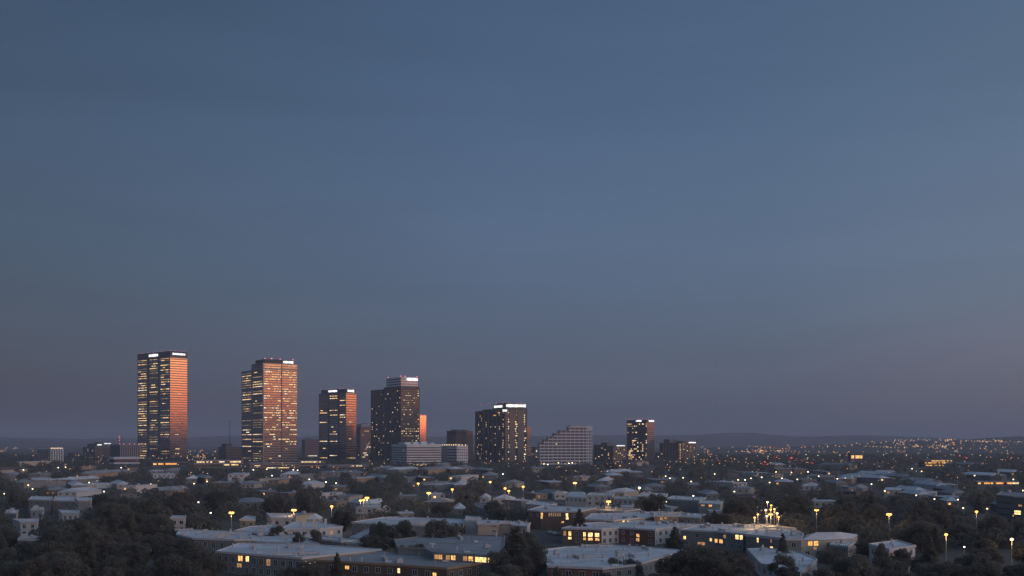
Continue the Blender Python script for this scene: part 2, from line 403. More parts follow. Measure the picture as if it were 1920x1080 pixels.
    def sign(s, face, t0, t1, z, h, off=.9, mat='sign_white'):
        L = (s.wr if face == 'R' else s.wl); n = max(5, int((t1 - t0) * L / (h * .75))); mb = MB()
        for k in range(n):
            a = (t0 + (t1 - t0) * (k + .03) / n) * L; b = (t0 + (t1 - t0) * (k + .97) / n) * L
            hh = h * random.choice((.8, .85, .85, 1.0)) * .5; c = z
            if face == 'R': mb.box(a, b, -off - .3, -off, c - hh, c + hh)
            else: mb.box(-off - .3, -off, a, b, c - hh, c + hh)
        mb.build('sign_lettering', mat, s.root)
    def beacons(s, pts, size=.8):
        me = MB().tube((0, 0, -1.2), (0, 0, 0), .12, .12, 5, 1).ball((0, 0, .3), size, size, size * .8, 6, 4, 0).mesh('beacon', ['beacon_red', 'dark_metal'])
        for (u, v, z) in pts: link('beacon', me, s.root, (u * s.wr, v * s.wl, z + 1.0))
    def edge_beacons(s, z, nl=6, nr=4, e=.3):
        s.beacons([(.02, (k + random.uniform(.1, .9)) / nl, z) for k in range(nl)] + [((k + random.uniform(.2, .9)) / nr, .02, z) for k in range(nr)], .5)
    def box_on_roof(s, x0, x1, y0, y1, z0, h, mat='dark_concrete', name='roof_plant_room'):
        return MB().box(x0 * s.wr, x1 * s.wr, y0 * s.wl, y1 * s.wl, z0, z0 + h).build(name, mat, s.root)

TG = 'high-rise towers of the skyline'
# tower at the far left with three lit bays and a copper side
t1 = Tower('office_tower', 'tallest tower, far left of the skyline, right side glowing copper, two white signs', 'tower', 319, 2180, 48, 258, 351, 658, 43,
           'tower_glass', 'spandrel_metal', .40, TG, crown=11.5, notch=(.335, .67))
t1.crown(t1.hb, t1.H); t1.sign('L', .36, .64, t1.H - 5.6, 5.6, .4); t1.sign('R', .13, .88, t1.H - 5.2, 4.2, .5)
t1.edge_beacons(t1.H, 8, 5)
for fl in range(43):
    h = fl / 43
    for b, (u, v) in enumerate(((.03, .285), (.375, .62), (.715, .98))):
        p = .55 if h > .6 else (.44 if h > .25 else .36)
        if b == 1: p *= .6
        if fl == 42 or random.random() < p:
            if random.random() < .6 or fl == 42: t1.strip('L', fl, u, v, .12)
            else:
                x = random.uniform(u, v - .08); t1.strip('L', fl, x, min(v, x + random.uniform(.05, .16)), .1)
for fl in range(43):
    for (u, v) in ((.03, .285), (.375, .62), (.715, .98)):
        if random.random() < .5: t1.strip('L', fl, u, v, .15, ('lit_faint', 'lit_dim'), (5, 1))
for fl in (27, 10, 4, 2): t1.strip('R', fl, .3, .55, .3)
# second tower, stepped roof
t2 = Tower('office_tower', 'broad stepped tower, second from the left, its sunset side dotted with lit floors', 'tower', 493, 1750, 34, 453, 557, 691, 40,
           'tower_glass_pale', 'spandrel_pale', .40, TG)
zt = t2.hb + 2 * t2.fh                      # two more storeys over the right part
MB().box(0, t2.wr, 0, .52 * t2.wl, t2.hb, zt).build('upper_storeys', 'tower_glass_pale', t2.root)
for k in (0, 1, 2): t2.crown(t2.hb + k * t2.fh, t2.hb + k * t2.fh + t2.band_h, 'spandrel_pale', 0, 1, 0, .52, e=.35, name='floor_band')
t2.crown(zt, zt + 7.5, 'crown_metal', .08, .93, .05, .46, name='upper_crown')
t2.sign('R', .62, .92, zt + 4.2, 4.0, -.05 * t2.wl + .35)
t2.pier('R', .545, 1.1, 'dark_metal', z1=zt, out=.55, name='facade_joint'); t2.pier('R', .01, 1.6, 'spandrel_pale', z1=zt, out=.6, name='corner_pier')
t2.beacons([(.1, .06, zt + 7.5), (.28, .06, zt + 7.5), (.3, .06, zt + 8), (.54, .06, zt + 7.5), (.92, .06, zt + 7.5)], .9)
t2.strip('R', 40, .03, .53, .2); t2.strip('R', 41, .08, .53, .15); t2.strip('R', 41, .56, .98, .2)
for fl in range(40):
    h = fl / 42
    for (u, v) in ((.03, .46), (.54, .97)):
        if random.random() < (.33 if u > .4 else .24):
            if random.random() < .55: t2.strip('L', fl, u, v, .12)
            else:
                x = random.uniform(u, v - .15); t2.strip('L', fl, x, x + random.uniform(.06, .15), .1)
    if h > .17:
        for (u, v) in ((.03, .26), (.26, .53), (.56, .77), (.77, .985)):
            r_ = random.random()
            if r_ < .34 or fl in (40,): t2.strip('R', fl, u, v, .25)
            elif r_ < .62:
                x = random.uniform(u, v - .06); t2.strip('R', fl, x, x + random.uniform(.03, .1), .1)
    elif random.random() < .4:
        x = random.uniform(.05, .8); t2.strip('R', fl, x, x + .07, .1)
for fl in range(40):
    for (u, v) in ((.03, .46), (.54, .97)):
        if random.random() < .45: t2.strip('L', fl, u, v, .15, ('lit_faint', 'lit_dim'), (5, 1))
# third tower
t3 = Tower('office_tower', 'narrow dark tower with a pink glowing right side, third from the left', 'tower', 649, 2000, 48, 598, 668, 736, 29,
           'tower_glass', 'spandrel_metal', .40, TG, notch=(.27, .64))
t3.crown(t3.hb, t3.hb + 6.5, 'crown_metal', .05, .97, .02, .93); t3.sign('L', .34, .66, t3.hb + 3.6, 3.6, -.05 * t3.wr + .4); t3.sign('R', .18, .82, t3.hb + 3.2, 4.6, -.02 * t3.wl + .5)
t3.edge_beacons(t3.hb + 6.5, 5, 2)
for fl in range(28):
    for b, (u, v) in enumerate(((.03, .225), (.32, .6), (.69, .97))):
        if random.random() < (.36 if b else .3):
            if random.random() < .6: t3.strip('L', fl, u, v, .1)
            else:
                x = random.uniform(u, v - .08); t3.strip('L', fl, x, x + random.uniform(.06, .12), .1)
for fl in (21, 16, 9): t3.strip('R', fl, .3, .5, .2)
t3.strip('R', 1, .05, .9, .2)
# fourth, dark granite with a banded top
t4 = Tower('office_tower', 'dark granite tower with scattered lit windows and a striped block on top', 'tower', 752, 1850, 33, 696, 786, 727, 32,
           'dark_glass', 'granite_brown', .62, TG)
for face, n in (('L', 13), ('R', 9)):
    for k in range(n + 1): t4.pier(face, k / n, 1.5, 'granite_brown', out=.5)
t4.crown(t4.hb, t4.hb + 3.0, 'granite_brown', 0, 1, 0, .55, e=.3, name='parapet_step')
for k in range(4):
    t4.crown(t4.hb + 3.0 + k * 4.2, t4.hb + 5.2 + k * 4.2, 'white_concrete', .04, .97, .03, .5, e=.35, name='pale_band')
t4.crown(t4.hb + 3.0, t4.hb + 15.8, 'dark_glass', .04, .97, .03, .5, e=0, name='upper_block')
t4.sign('R', .30, .92, t4.hb + 14.0, 4.6, .35); t4.beacons([(.05, .04, t4.hb + 17.8), (.05, .45, t4.hb + 17.8), (.3, .04, t4.hb + 17.8), (.95, .04, t4.hb + 17.8)], .9)
lc = [(k + .5) / 13 for k in range(13)]; rc = [(k + .5) / 9 for k in range(9)]
t4.dots('L', lc, .13, prof=lambda h: 1.5 if h < .5 else .8); t4.dots('R', rc, .17, prof=lambda h: 1.4 if h < .45 else 1.0)
for fl, a, b in ((14, .1, .8), (13, .2, .95), (16, .1, .6), (26, .15, .6), (22, .05, .45), (11, .1, .7)): t4.strip('R', fl, a, b, .3, ('lit_dim', 'lit_amber'), (5, 1))
# side slab behind the fourth tower, copper
t5 = Tower('office_tower', 'slim glass slab glowing orange just right of the dark granite tower', 'tower', 787.5, 2450, 38, 781, 799, 779, 14, 'copper_glass', 'spandrel_metal', .18, TG, vis=832, bands=False)
t5.beacons([(.3, .1, t5.hb), (.9, .1, t5.hb)], .8)
# low block between third and fourth
t6 = Tower('office_building', 'dark lower office block squeezed between the narrow tower and the granite tower', 'office building', 676, 2180, 30, 664, 704, 800, 17, 'dark_glass', 'dark_concrete', .45, vis=862)
t6.box_on_roof(.1, .8, .1, .9, t6.hb, 5, 'grey_concrete'); t6.box_on_roof(.3, .6, .2, .6, t6.hb + 5, 1.5, 'dark_concrete', 'roof_plant_room')
for fl in range(15):
    if random.random() < .6:
        x = random.uniform(.02, .5); t6.strip('R', fl, x, x + random.uniform(.1, .3), .2)
    if random.random() < .3: t6.pane('L', fl, random.uniform(.1, .9))
# blue grey block between second and third
t7 = Tower('office_building', 'unlit blue-grey block behind, between the stepped tower and the narrow tower', 'office building', 572, 2500, 25, 566, 600, 824, 8, 'dark_glass', 'dark_concrete', .5, vis=858)
t7.box_on_roof(.2, .5, .2, .8, t7.hb, 2); t7.strip('R', 0, .2, .8, .1, ('lit_white',), (1,))
# white banded office
b5 = Tower('office_building', 'white office block with horizontal bands, in front of the granite tower', 'office building', 763, 1650, 24, 735, 827, 834, 9, 'dark_glass', 'white_concrete', .50)
for k in range(15): b5.pier('L', k / 14, .55, 'grey_concrete', out=.5, name='fin')
b5.crown(b5.hb, b5.hb + 1.0, 'white_concrete', e=.3, name='parapet')
for x0, x1, h in ((.02, .2, 2.6), (.28, .42, 3.2), (.5, .68, 3.6), (.8, .9, 2.0)): b5.box_on_roof(x0, x1, .2, .6, b5.hb + 1, h, 'white_concrete')
b5.strip('R', 0, .05, .62, .02, ('lit_yellow', 'lit_amber'), (2, 1))
b5.pane('L', 3, .5, 1.5, 'lit_dim'); b5.pane('L', 6, .2, 1.5, 'lit_dim')
# white gridded office
b6 = Tower('office_building', 'small white gridded block with warm lights along its roof edge', 'office building', 857, 1680, 38, 828, 876, 836, 7, 'dark_glass', 'white_concrete', .40)
for k in range(6): b6.pier('R', k / 5, 1.5, 'white_concrete', out=.45)
b6.pier('L', .8, b6.wl * .38, 'grey_concrete', out=.5, name='blank_wall')
for k in range(4): b6.pier('L', k / 6, 1.0, 'grey_concrete', out=.42)
b6.crown(b6.hb, b6.hb + .9, 'white_concrete', e=.4, name='parapet'); b6.box_on_roof(.1, .8, .25, .7, b6.hb + .9, 2.4, 'wall_tan')
rl = MB().ball((0, 0, .5), .55, .55, .45, 6, 4).mesh('roof_light', 'lamp_small')
for k in range(7): link('roof_light', rl, b6.root, (-.2, (k + .5) / 7 * b6.wl, b6.hb + .9))
for k in range(3): link('roof_light', rl, b6.root, ((k + .5) / 3 * b6.wr, -.2, b6.hb + .9))
def lampo(loc, power, col=(1, .6, .25), r=.6):
    l = bpy.data.lights.new('lamp_light', 'POINT'); l.energy = power; l.color = col; l.shadow_soft_size = r
    return l
# brown octagonal tower
def octagon():
    C = W(861, 1950); z0 = ground(C.x, C.y) - 1; r = (886 - 836) / 2 / F * 1950
    root = thing('office_tower', 'brown round-cornered office block behind the white gridded one', 'tower', (C.x, C.y + r, z0), R(10), TG)
    H = CH - (811 - HZ) * 1950 / F - z0
    def ring(rr, n=8): return [(rr * math.cos(2 * math.pi * (k + .5) / n), rr * math.sin(2 * math.pi * (k + .5) / n)) for k in range(n)]
    MB().prism(ring(r), 0, H).build('glass_body', 'dark_glass', root)
    me = MB().prism(ring(r + .35), 0, 1.9).mesh('floor_band', 'brown_band')
    for k in range(13): link('floor_band', me, root, (0, 0, k * H / 13))
    pts = ring(r + .5)
    for k in range(8):
        for j in range(6):
            t = j / 6; p = (pts[k][0] * (1 - t) + pts[(k + 1) % 8][0] * t, pts[k][1] * (1 - t) + pts[(k + 1) % 8][1] * t)
            if p[1] > r * .5: continue
            MB().box(p[0] - .45, p[0] + .45, p[1] - .45, p[1] + .45, 0, H - 4).build('pier', 'brown_stone', root)
    MB().prism(ring(r + .6), H, H + 3).build('roof_cap', 'brown_band', root); MB().prism(ring(r * .7), H + 3, H + 5).build('roof_plant_room', 'dark_concrete', root)
    FOOT.append((C.x, C.y + r, r * 1.1)); PROT.append((838, 806, 886, 862))
octagon()
# brown hotel-like pair with large signs
t8 = Tower('office_tower', 'brown stone tower with columns of lit windows and three bright white signs', 'tower', 948, 1750, 27, 891, 988, 768, 24, 'dark_glass', 'brown_band', .45, TG)
for k, w in ((.02, 2.5), (.13, 3), (.26, 3), (.4, 4), (.55, 5), (.7, 4), (.97, 3)): t8.pier('L', k, w, 'brown_stone', out=.8)
for k, w in ((.02, 3.4), (.3, 9.5), (.70, 11), (.985, 1.2)): t8.pier('R', k, w, 'brown_stone', out=1.0)
t8.crown(t8.hb, t8.hb + 2.0, 'brown_band', 0, 1, 0, .75, e=.4, name='parapet'); t8.crown(t8.hb + 2.0, t8.hb + 9.0, 'crown_metal', .02, .95, .02, .42, e=.0)
t8.box_on_roof(.2, .7, .1, .4, t8.hb + 9, 2, 'dark_concrete')
t8.sign('R', .02, .94, t8.hb + 6.2, 4.6, .2); t8.sign('L', .10, .36, t8.hb + 5.4, 3.6, .2); t8.sign('R', -.16, .05, t8.hb - 1.5, 3.6, 1.4)
t8.edge_beacons(t8.hb + 9, 4, 3)
t8.dots('L', [.075, .085, .195, .33, .475, .625, .78, .83, .88, .92], .26, w=1.2, wts=(4, 2, 2, 5)); t8.dots('R', [.135, .16], .28, w=1.2); t8.dots('R', [.47, .52], .38, w=1.3); t8.dots('R', [.88, .93], .45, w=1.3)
for fl, a, b in ((23, .2, .32), (22, .18, .26), (21, .3, .4)): t8.strip('L', fl, a, b, .1, ('lit_orange', 'lit_amber'), (2, 1))
t9 = Tower('office_tower', 'slim pink-lit glass slab peeking out right of the brown stone tower', 'tower', 984, 2200, 45, 978, 995.5, 799, 15, 'tower_glass', 'spandrel_pale', .45, TG, vis=838)
# terraced white building
def terraced():
    d = 1720; C = W(1012, d); z0 = ground(C.x, C.y) - 1; A = R(7)
    root = thing('office_building', 'white terraced building whose roofline steps down to the left', 'office building', (C.x, C.y, z0), A)
    px = d / F; Wd = (1111.5 - 1012) * px / math.cos(A); nf = 11; fh = 5.5 * px; dep = 26
    H = CH - (801 - HZ) * d / F - z0
    zb = 2.5
    def left(z):                              # left end of the storey whose top is at z
        row = HZ + (CH - z0 - z) * F / d
        for (r0, x0), (r1, x1) in zip(((872, 0), (834, 0), (828, 8), (822, 17), (816, 27), (811, 38), (806, 55), (800, 66)), ((834, 0), (828, 8), (822, 17), (816, 27), (811, 38), (806, 55), (800, 66), (780, 80))):
            if r1 <= row <= r0: return x0 * px
        return 0
    n = int((H - zb) / fh); fh = (H - zb) / n
    for k in range(n):
        z = zb + k * fh; x0 = left(z + fh * .9)
        MB().box(x0 + .6, Wd - .5, .6, dep, z, z + fh).build('glass_storey', 'dark_glass', root)
        MB().box(x0, Wd, -.1, dep + .3, z - .8, z + 1.1).build('floor_band', 'white_concrete', root)
        if k < n - 2 and random.random() < .1: MB().box(Wd * .3, Wd * .3 + 3, .5, .6, z + 1.2, z + fh - 1).build('lit_window', 'lit_dim', root)
    MB().box(left(H), Wd + .1, -.1, dep + .2, H - .6, H + 1.2).build('roof_parapet', 'white_concrete', root)
    MB().box(left(H) + 3, Wd * .9, 4, dep - 4, H + 1.2, H + 3.2).build('roof_plant_room', 'grey_concrete', root)
    MB().tube((Wd * .75, 5, H + 1), (Wd * .75, 5, H + 6), .2, .1).build('mast', 'dark_metal', root)
    for c in range(13):
        x = Wd * c / 12.0
        x = min(max(x, .5), Wd - .5); top = 0
        for k in range(n):
            if left(zb + k * fh + fh * .9) <= x + .6: top = zb + (k + 1) * fh
        if top: MB().box(x - .32, x + .32, -.25, .5, 0, top).build('column', 'white_concrete', root)
    MB().box(Wd * .885, Wd + .25, -.45, 6, H - fh * .75, H + 1.5).build('corner_block', 'white_concrete', root)
    for c in (.885, .925, .965): MB().box(Wd * c, Wd * c + .9, -.5, 0, zb, H - fh * .7).build('column', 'white_concrete', root)
    FOOT.append((C.x + Wd / 2, d + dep / 2, Wd * .55)); PROT.append((1012, 800, 1112, 868))
terraced()
b10 = Tower('apartment_block', 'low brown apartment block with a small white sign, right of the terraced building', 'apartment block', 1150, 1900, 40, 1114, 1172, 836, 10, 'dark_glass', 'brown_band', .5, vis=862)
for face in 'LR':
    for k in range(7): b10.pier(face, k / 6, 2.2, 'brown_stone', out=.5)
b10.crown(b10.hb, b10.hb + 2, 'brown_band', 0, 1, .55, 1, name='roof_step'); b10.box_on_roof(.1, .5, .4, .7, b10.hb, 5.5, 'dark_concrete')
b10.sign('R', .25, .95, b10.hb + .3, 1.6, .7); b10.dots('L', [(k + .5) / 6 for k in range(6)], .2, w=1.8); b10.dots('R', [(k + .5) / 6 for k in range(6)], .12, w=1.8)
t11 = Tower('office_tower', 'dark slab tower with two white signs, rightmost of the tall towers', 'tower', 1213, 1950, 50, 1176, 1227, 790, 20, 'dark_glass', 'dark_concrete', .42, TG)
t11.pier('L', .1, 3.5, 'dark_concrete', out=.7); t11.pier('L', .99, 1.6, 'dark_concrete', out=.7)
MB().box(0, t11.wr, -.32, .02, 0, t11.hb).build('side_wall', 'tower_glass_pale', t11.root)
for i in range(t11.nf): MB().box(.1, t11.wr - .1, -.55, -.28, i * t11.fh, i * t11.fh + t11.band_h).build('side_band', 'spandrel_pale', t11.root)
t11.crown(t11.hb - .2, t11.hb + 2.6, 'crown_metal'); t11.sign('L', .26, .54, t11.hb + .9, 3.0, .5); t11.sign('R', .2, .92, t11.hb + .8, 3.0, .5)
t11.edge_beacons(t11.hb + 2.6, 5, 2)
t11.dots('L', [.03, .06], .4, w=1.8, off=.12); t11.dots('L', [(k + .5) / 12 for k in range(2, 12)], .15, w=2.2, prof=lambda h: 1.6 if h < .55 else .4)
for fl, a, b in ((18, .78, .98), (17, .72, .98), (17, .5, .65), (11, .45, .7), (10, .5, .68), (3, .6, .98), (2, .65, .95), (1, .7, .95), (5, .7, .97)): t11.strip('L', fl, a, b, .2, ('lit_amber', 'lit_dim', 'lit_yellow'), (3, 3, 2))
b12 = Tower('apartment_block', 'cluster-like brown apartment tower with a white sign, far right of the skyline', 'apartment block', 1272, 1950, 50, 1238, 1305, 830, 13, 'dark_glass', 'brown_band', .5)
for face, n in (('L', 6), ('R', 5)):
    for k in range(n + 1): b12.pier(face, k / n, 2.6, 'brown_stone', out=.6)
b12.box_on_roof(.05, .5, .55, .85, b12.hb, 6, 'dark_concrete'); b12.box_on_roof(.3, .8, .05, .4, b12.hb, 3, 'brown_band'); b12.sign('R', .55, .95, b12.hb + .2, 2.2, 1.0)
b12.dots('R', [.1], .75, w=1.7, mats=('lit_yellow', 'lit_amber'), wts=(2, 1)); b12.dots('R', [.3, .5, .7, .9], .14, w=1.7); b12.dots('L', [(k + .5) / 6 for k in range(6)], .1, w=1.7)
# left group
b13 = Tower('office_building', 'small pale office block at the far left with yellow lights on its roof', 'office building', 95, 1850, 47, 71, 118, 842, 7, 'dark_glass', 'grey_concrete', .35)
for k in range(8): b13.pier('L', k / 7, 1.0, 'grey_concrete', out=.6, name='fin')
for k in range(6): b13.pier('R', k / 5, 1.6, 'white_concrete', out=.5)
b13.crown(b13.hb, b13.hb + 1, 'white_concrete', e=.5, name='parapet')
for k in range(8): link('roof_light', rl, b13.root, ((k + .5) / 8 * b13.wr, .3, b13.hb + 1))
b14 = Tower('office_building', 'dark stepped office block with a white lit roof sign, left of the tallest tower', 'office building', 178, 2150, 40, 156, 214, 838, 8, 'dark_glass', 'dark_concrete', .5)
b14.box_on_roof(.1, .75, .1, .8, b14.hb, 6, 'dark_concrete'); b14.box_on_roof(.3, .6, .2, .5, b14.hb + 6, 3, 'dark_concrete')
b14.sign('R', .12, .35, b14.hb + 4, 2.2, .2); b14.sign('R', .5, .85, b14.hb + 6.4, 1.6, -3)
b14.strip('L', 7, .1, .9, .2); b14.dots('L', [.2, .4, .6, .8], .2); b14.dots('R', [.2, .4, .6, .8], .12)
b15 = Tower('office_building', 'grey finned office block with a red mast, beside the tallest tower', 'office building', 226, 1980, 30, 207, 262, 835, 6, 'dark_glass', 'dark_concrete', .25)
for k in range(7): b15.pier('L', k / 6, 1.4, 'dark_concrete', out=.8, name='fin')
for k in range(10): b15.pier('R', k / 9, 1.5, 'grey_concrete', out=.8, name='fin')
b15.crown(b15.hb, b15.hb + 1.2, 'grey_concrete', e=.8, name='parapet')
MB().tube((2, 4, b15.hb + 1), (2, 4, b15.hb + 15), .5, .2, 6).build('mast', 'beacon_red' if 0 else 'dark_metal', b15.root)
b15.beacons([(.07, .25, b15.hb + 14.5), (.07, .22, b15.hb + 11), (.07, .22, b15.hb + 7), (.02, .1, b15.hb + 1.2), (.2, .05, b15.hb + 1.2), (.5, .05, b15.hb + 1.2), (.75, .05, b15.hb + 1.2)], .75)
b16 = Tower('office_building', 'unlit grey block with a tall thin antenna, left of the stepped tower', 'office building', 424, 2050, 32, 410, 452, 838, 6, 'dark_glass', 'dark_concrete', .5)
b16.box_on_roof(.05, .45, .1, .7, b16.hb, 6, 'dark_concrete')
MB().tube((.3 * b16.wr, 5, b16.hb + 6), (.3 * b16.wr, 5, b16.hb + 49), .6, .35, 5).tube((.3 * b16.wr - 4, 5, b16.hb + 46), (.3 * b16.wr + 4, 5, b16.hb + 46), .15, .15, 5).build('antenna', 'dark_metal', b16.root)
# podium decks and low blocks at the foot of the towers
def deck(label, cx, d, a, l, r, top, nf, band, lit, name='parking_deck', vis=None, cat='parking deck', mats=('lit_yellow', 'lit_amber', 'lit_white'), wts=(3, 2, 1), p=.8):
    t = Tower(name, label, cat, cx, d, a, l, r, top, nf, 'dark_glass', band, .28, 'low decks and blocks below the towers', vis=rowd(d) if vis is None else vis)
    for fl, u, v in lit: t.strip('R', fl, u, v, 1 - p, mats, wts, pw=2.4)
    return t
deck('long low deck with a strip of lit windows, between the tallest and the stepped tower', 364, 1560, 30, 356, 456, 863, 2, 'grey_concrete', [(1, .05, .4), (1, .5, .95), (0, .6, .9)])
deck('pale podium deck at the foot of the stepped tower', 468, 1500, 26, 460, 560, 868, 3, 'grey_concrete', [(0, .35, .8), (1, .1, .3)])
deck('grey ribbed podium right of the stepped tower', 560, 1560, 24, 552, 610, 864, 3, 'grey_concrete', [(2, .1, .9)])
deck('low podium with a bright strip below the narrow tower', 614, 1520, 22, 606, 690, 872, 2, 'grey_concrete', [(1, .6, .9)])
deck('low white shed under the finned office block', 214, 1800, 33, 205, 262, 857, 1, 'white_concrete', [], 'low_block', cat='building')
deck('low lit shop block under the tallest tower', 284, 1640, 32, 276, 352, 866, 1, 'dark_concrete', [(0, .05, .7)], 'low_block', cat='building', mats=('lit_orange', 'lit_amber'), wts=(1, 2))
deck('golden lit building with glowing storeys on the dark plain at right', 1733, 1600, 8, 1722, 1786, 862, 3, 'wall_tan', [(0, .05, .98), (1, .02, .98), (2, .2, .98)], 'lit_block', cat='building', mats=('lit_orange', 'lit_amber', 'lit_dim'), wts=(3, 2, 2), p=.75)
deck('long low deck glowing gold under its roof near the right edge', 1832, 1050, 3, 1826, 1912, 902, 1, 'grey_concrete', [(0, .02, .3), (0, .32, .62), (0, .7, .98)], cat='parking deck', mats=('lit_amber', 'lit_yellow', 'lit_orange'), wts=(3, 3, 2), p=.75)
deck('small lit store on the dark plain right of the skyline', 1595, 2000, 6, 1590, 1618, 849, 1, 'dark_concrete', [(0, .05, .95)], 'low_block', cat='building', mats=('tail_red', 'lit_amber'), wts=(1, 1))
for i, (px, d, w, top) in enumerate(((1004, 2300, 26, 838), (1236, 2200, 16, 848), (1120, 2050, 20, 856), (140, 2300, 24, 850), (700, 1980, 18, 850))):
    t = Tower('low_block', ['low block with yellow windows left of the terraced building', 'small grey block left of the brown apartment tower', 'low grey block right of the terraced building', 'low dark block left of the stepped dark office', 'low block in the gap beside the granite tower'][i], 'building',
              px, d, 25, px - w / 2, px + w / 2, top, 4, 'dark_glass', 'dark_concrete', .45)
    t.dots('R', [.15, .4, .65, .9], .5 if i == 0 else .15); t.dots('L', [.2, .5, .8], .4 if i == 0 else .1)

# ---------------------------------------------------------------- low buildings, drawn from the corners of their roofs
def win_mesh(w, h, pane, frame='trim_white'):
    mb = MB(); f = .1                                    # local: x along wall, -y outwards
    mb.box(-w / 2, w / 2, -.03, .02, 0, h, 0)
    for (a, b, c, d) in ((-w / 2 - f, w / 2 + f, -f, 0), (-w / 2 - f, w / 2 + f, h, h + f), (-w / 2 - f, -w / 2, 0, h), (w / 2, w / 2 + f, 0, h), (-.05, .05, 0, h)):
        mb.box(a, b, -.09, .02, c, d, 1)
    return mb.mesh('window', [pane, frame])
WM = {}
def wmesh(w, h, pane, frame):
    k = (round(w, 1), round(h, 1), pane, frame)
    if k not in WM: WM[k] = win_mesh(k[0], k[1], pane, frame)
    return WM[k]
VENT = {'roof_pipe': MB().tube((0, 0, 0), (0, 0, 1.6), .09, .09, 6).mesh('roof_pipe', 'vent_metal'),
        'duct': MB().box(-3.2, 3.2, -.35, .35, .25, .85).box(-3.3, -2.6, -.45, .45, 0, 1.1).box(2.6, 3.3, -.45, .45, 0, 1.1).mesh('duct', 'vent_metal'),
        'roof_vent': MB().tube((0, 0, 0), (0, 0, 1.0), .28, .28, 7).tube((0, 0, 1.0), (0, 0, 1.3), .45, .3, 7).mesh('roof_vent', 'vent_metal'),
        'air_unit': MB().box(-.9, .9, -.7, .7, .2, 1.3).box(-.8, -.6, -.6, -.4, 0, .2).box(.6, .8, -.6, -.4, 0, .2).box(-.8, -.6, .4, .6, 0, .2).box(.6, .8, .4, .6, 0, .2).tube((0, 0, 1.3), (0, 0, 1.5), .5, .5, 8).mesh('air_unit', 'vent_metal'),
        'chimney': MB().box(-.5, .5, -.5, .5, 0, 2.0).box(-.65, .65, -.65, .65, 2.0, 2.25).mesh('chimney', 'wall_white'),
        'skylight': MB().prism([(-1, -.7), (1, -.7), (1, .7), (-1, .7)], 0, .3).prism([(-.9, -.6), (.9, -.6), (.9, .6), (-.9, .6)], .3, .42).mesh('skylight', 'roof_white')}
def inside(p, poly):
    c = False; n = len(poly)
    for i in range(n):
        a, b = poly[i], poly[(i + 1) % n]
        if (a[1] > p[1]) != (b[1] > p[1]) and p[0] < (b[0] - a[0]) * (p[1] - a[1]) / (b[1] - a[1]) + a[0]: c = not c
    return c
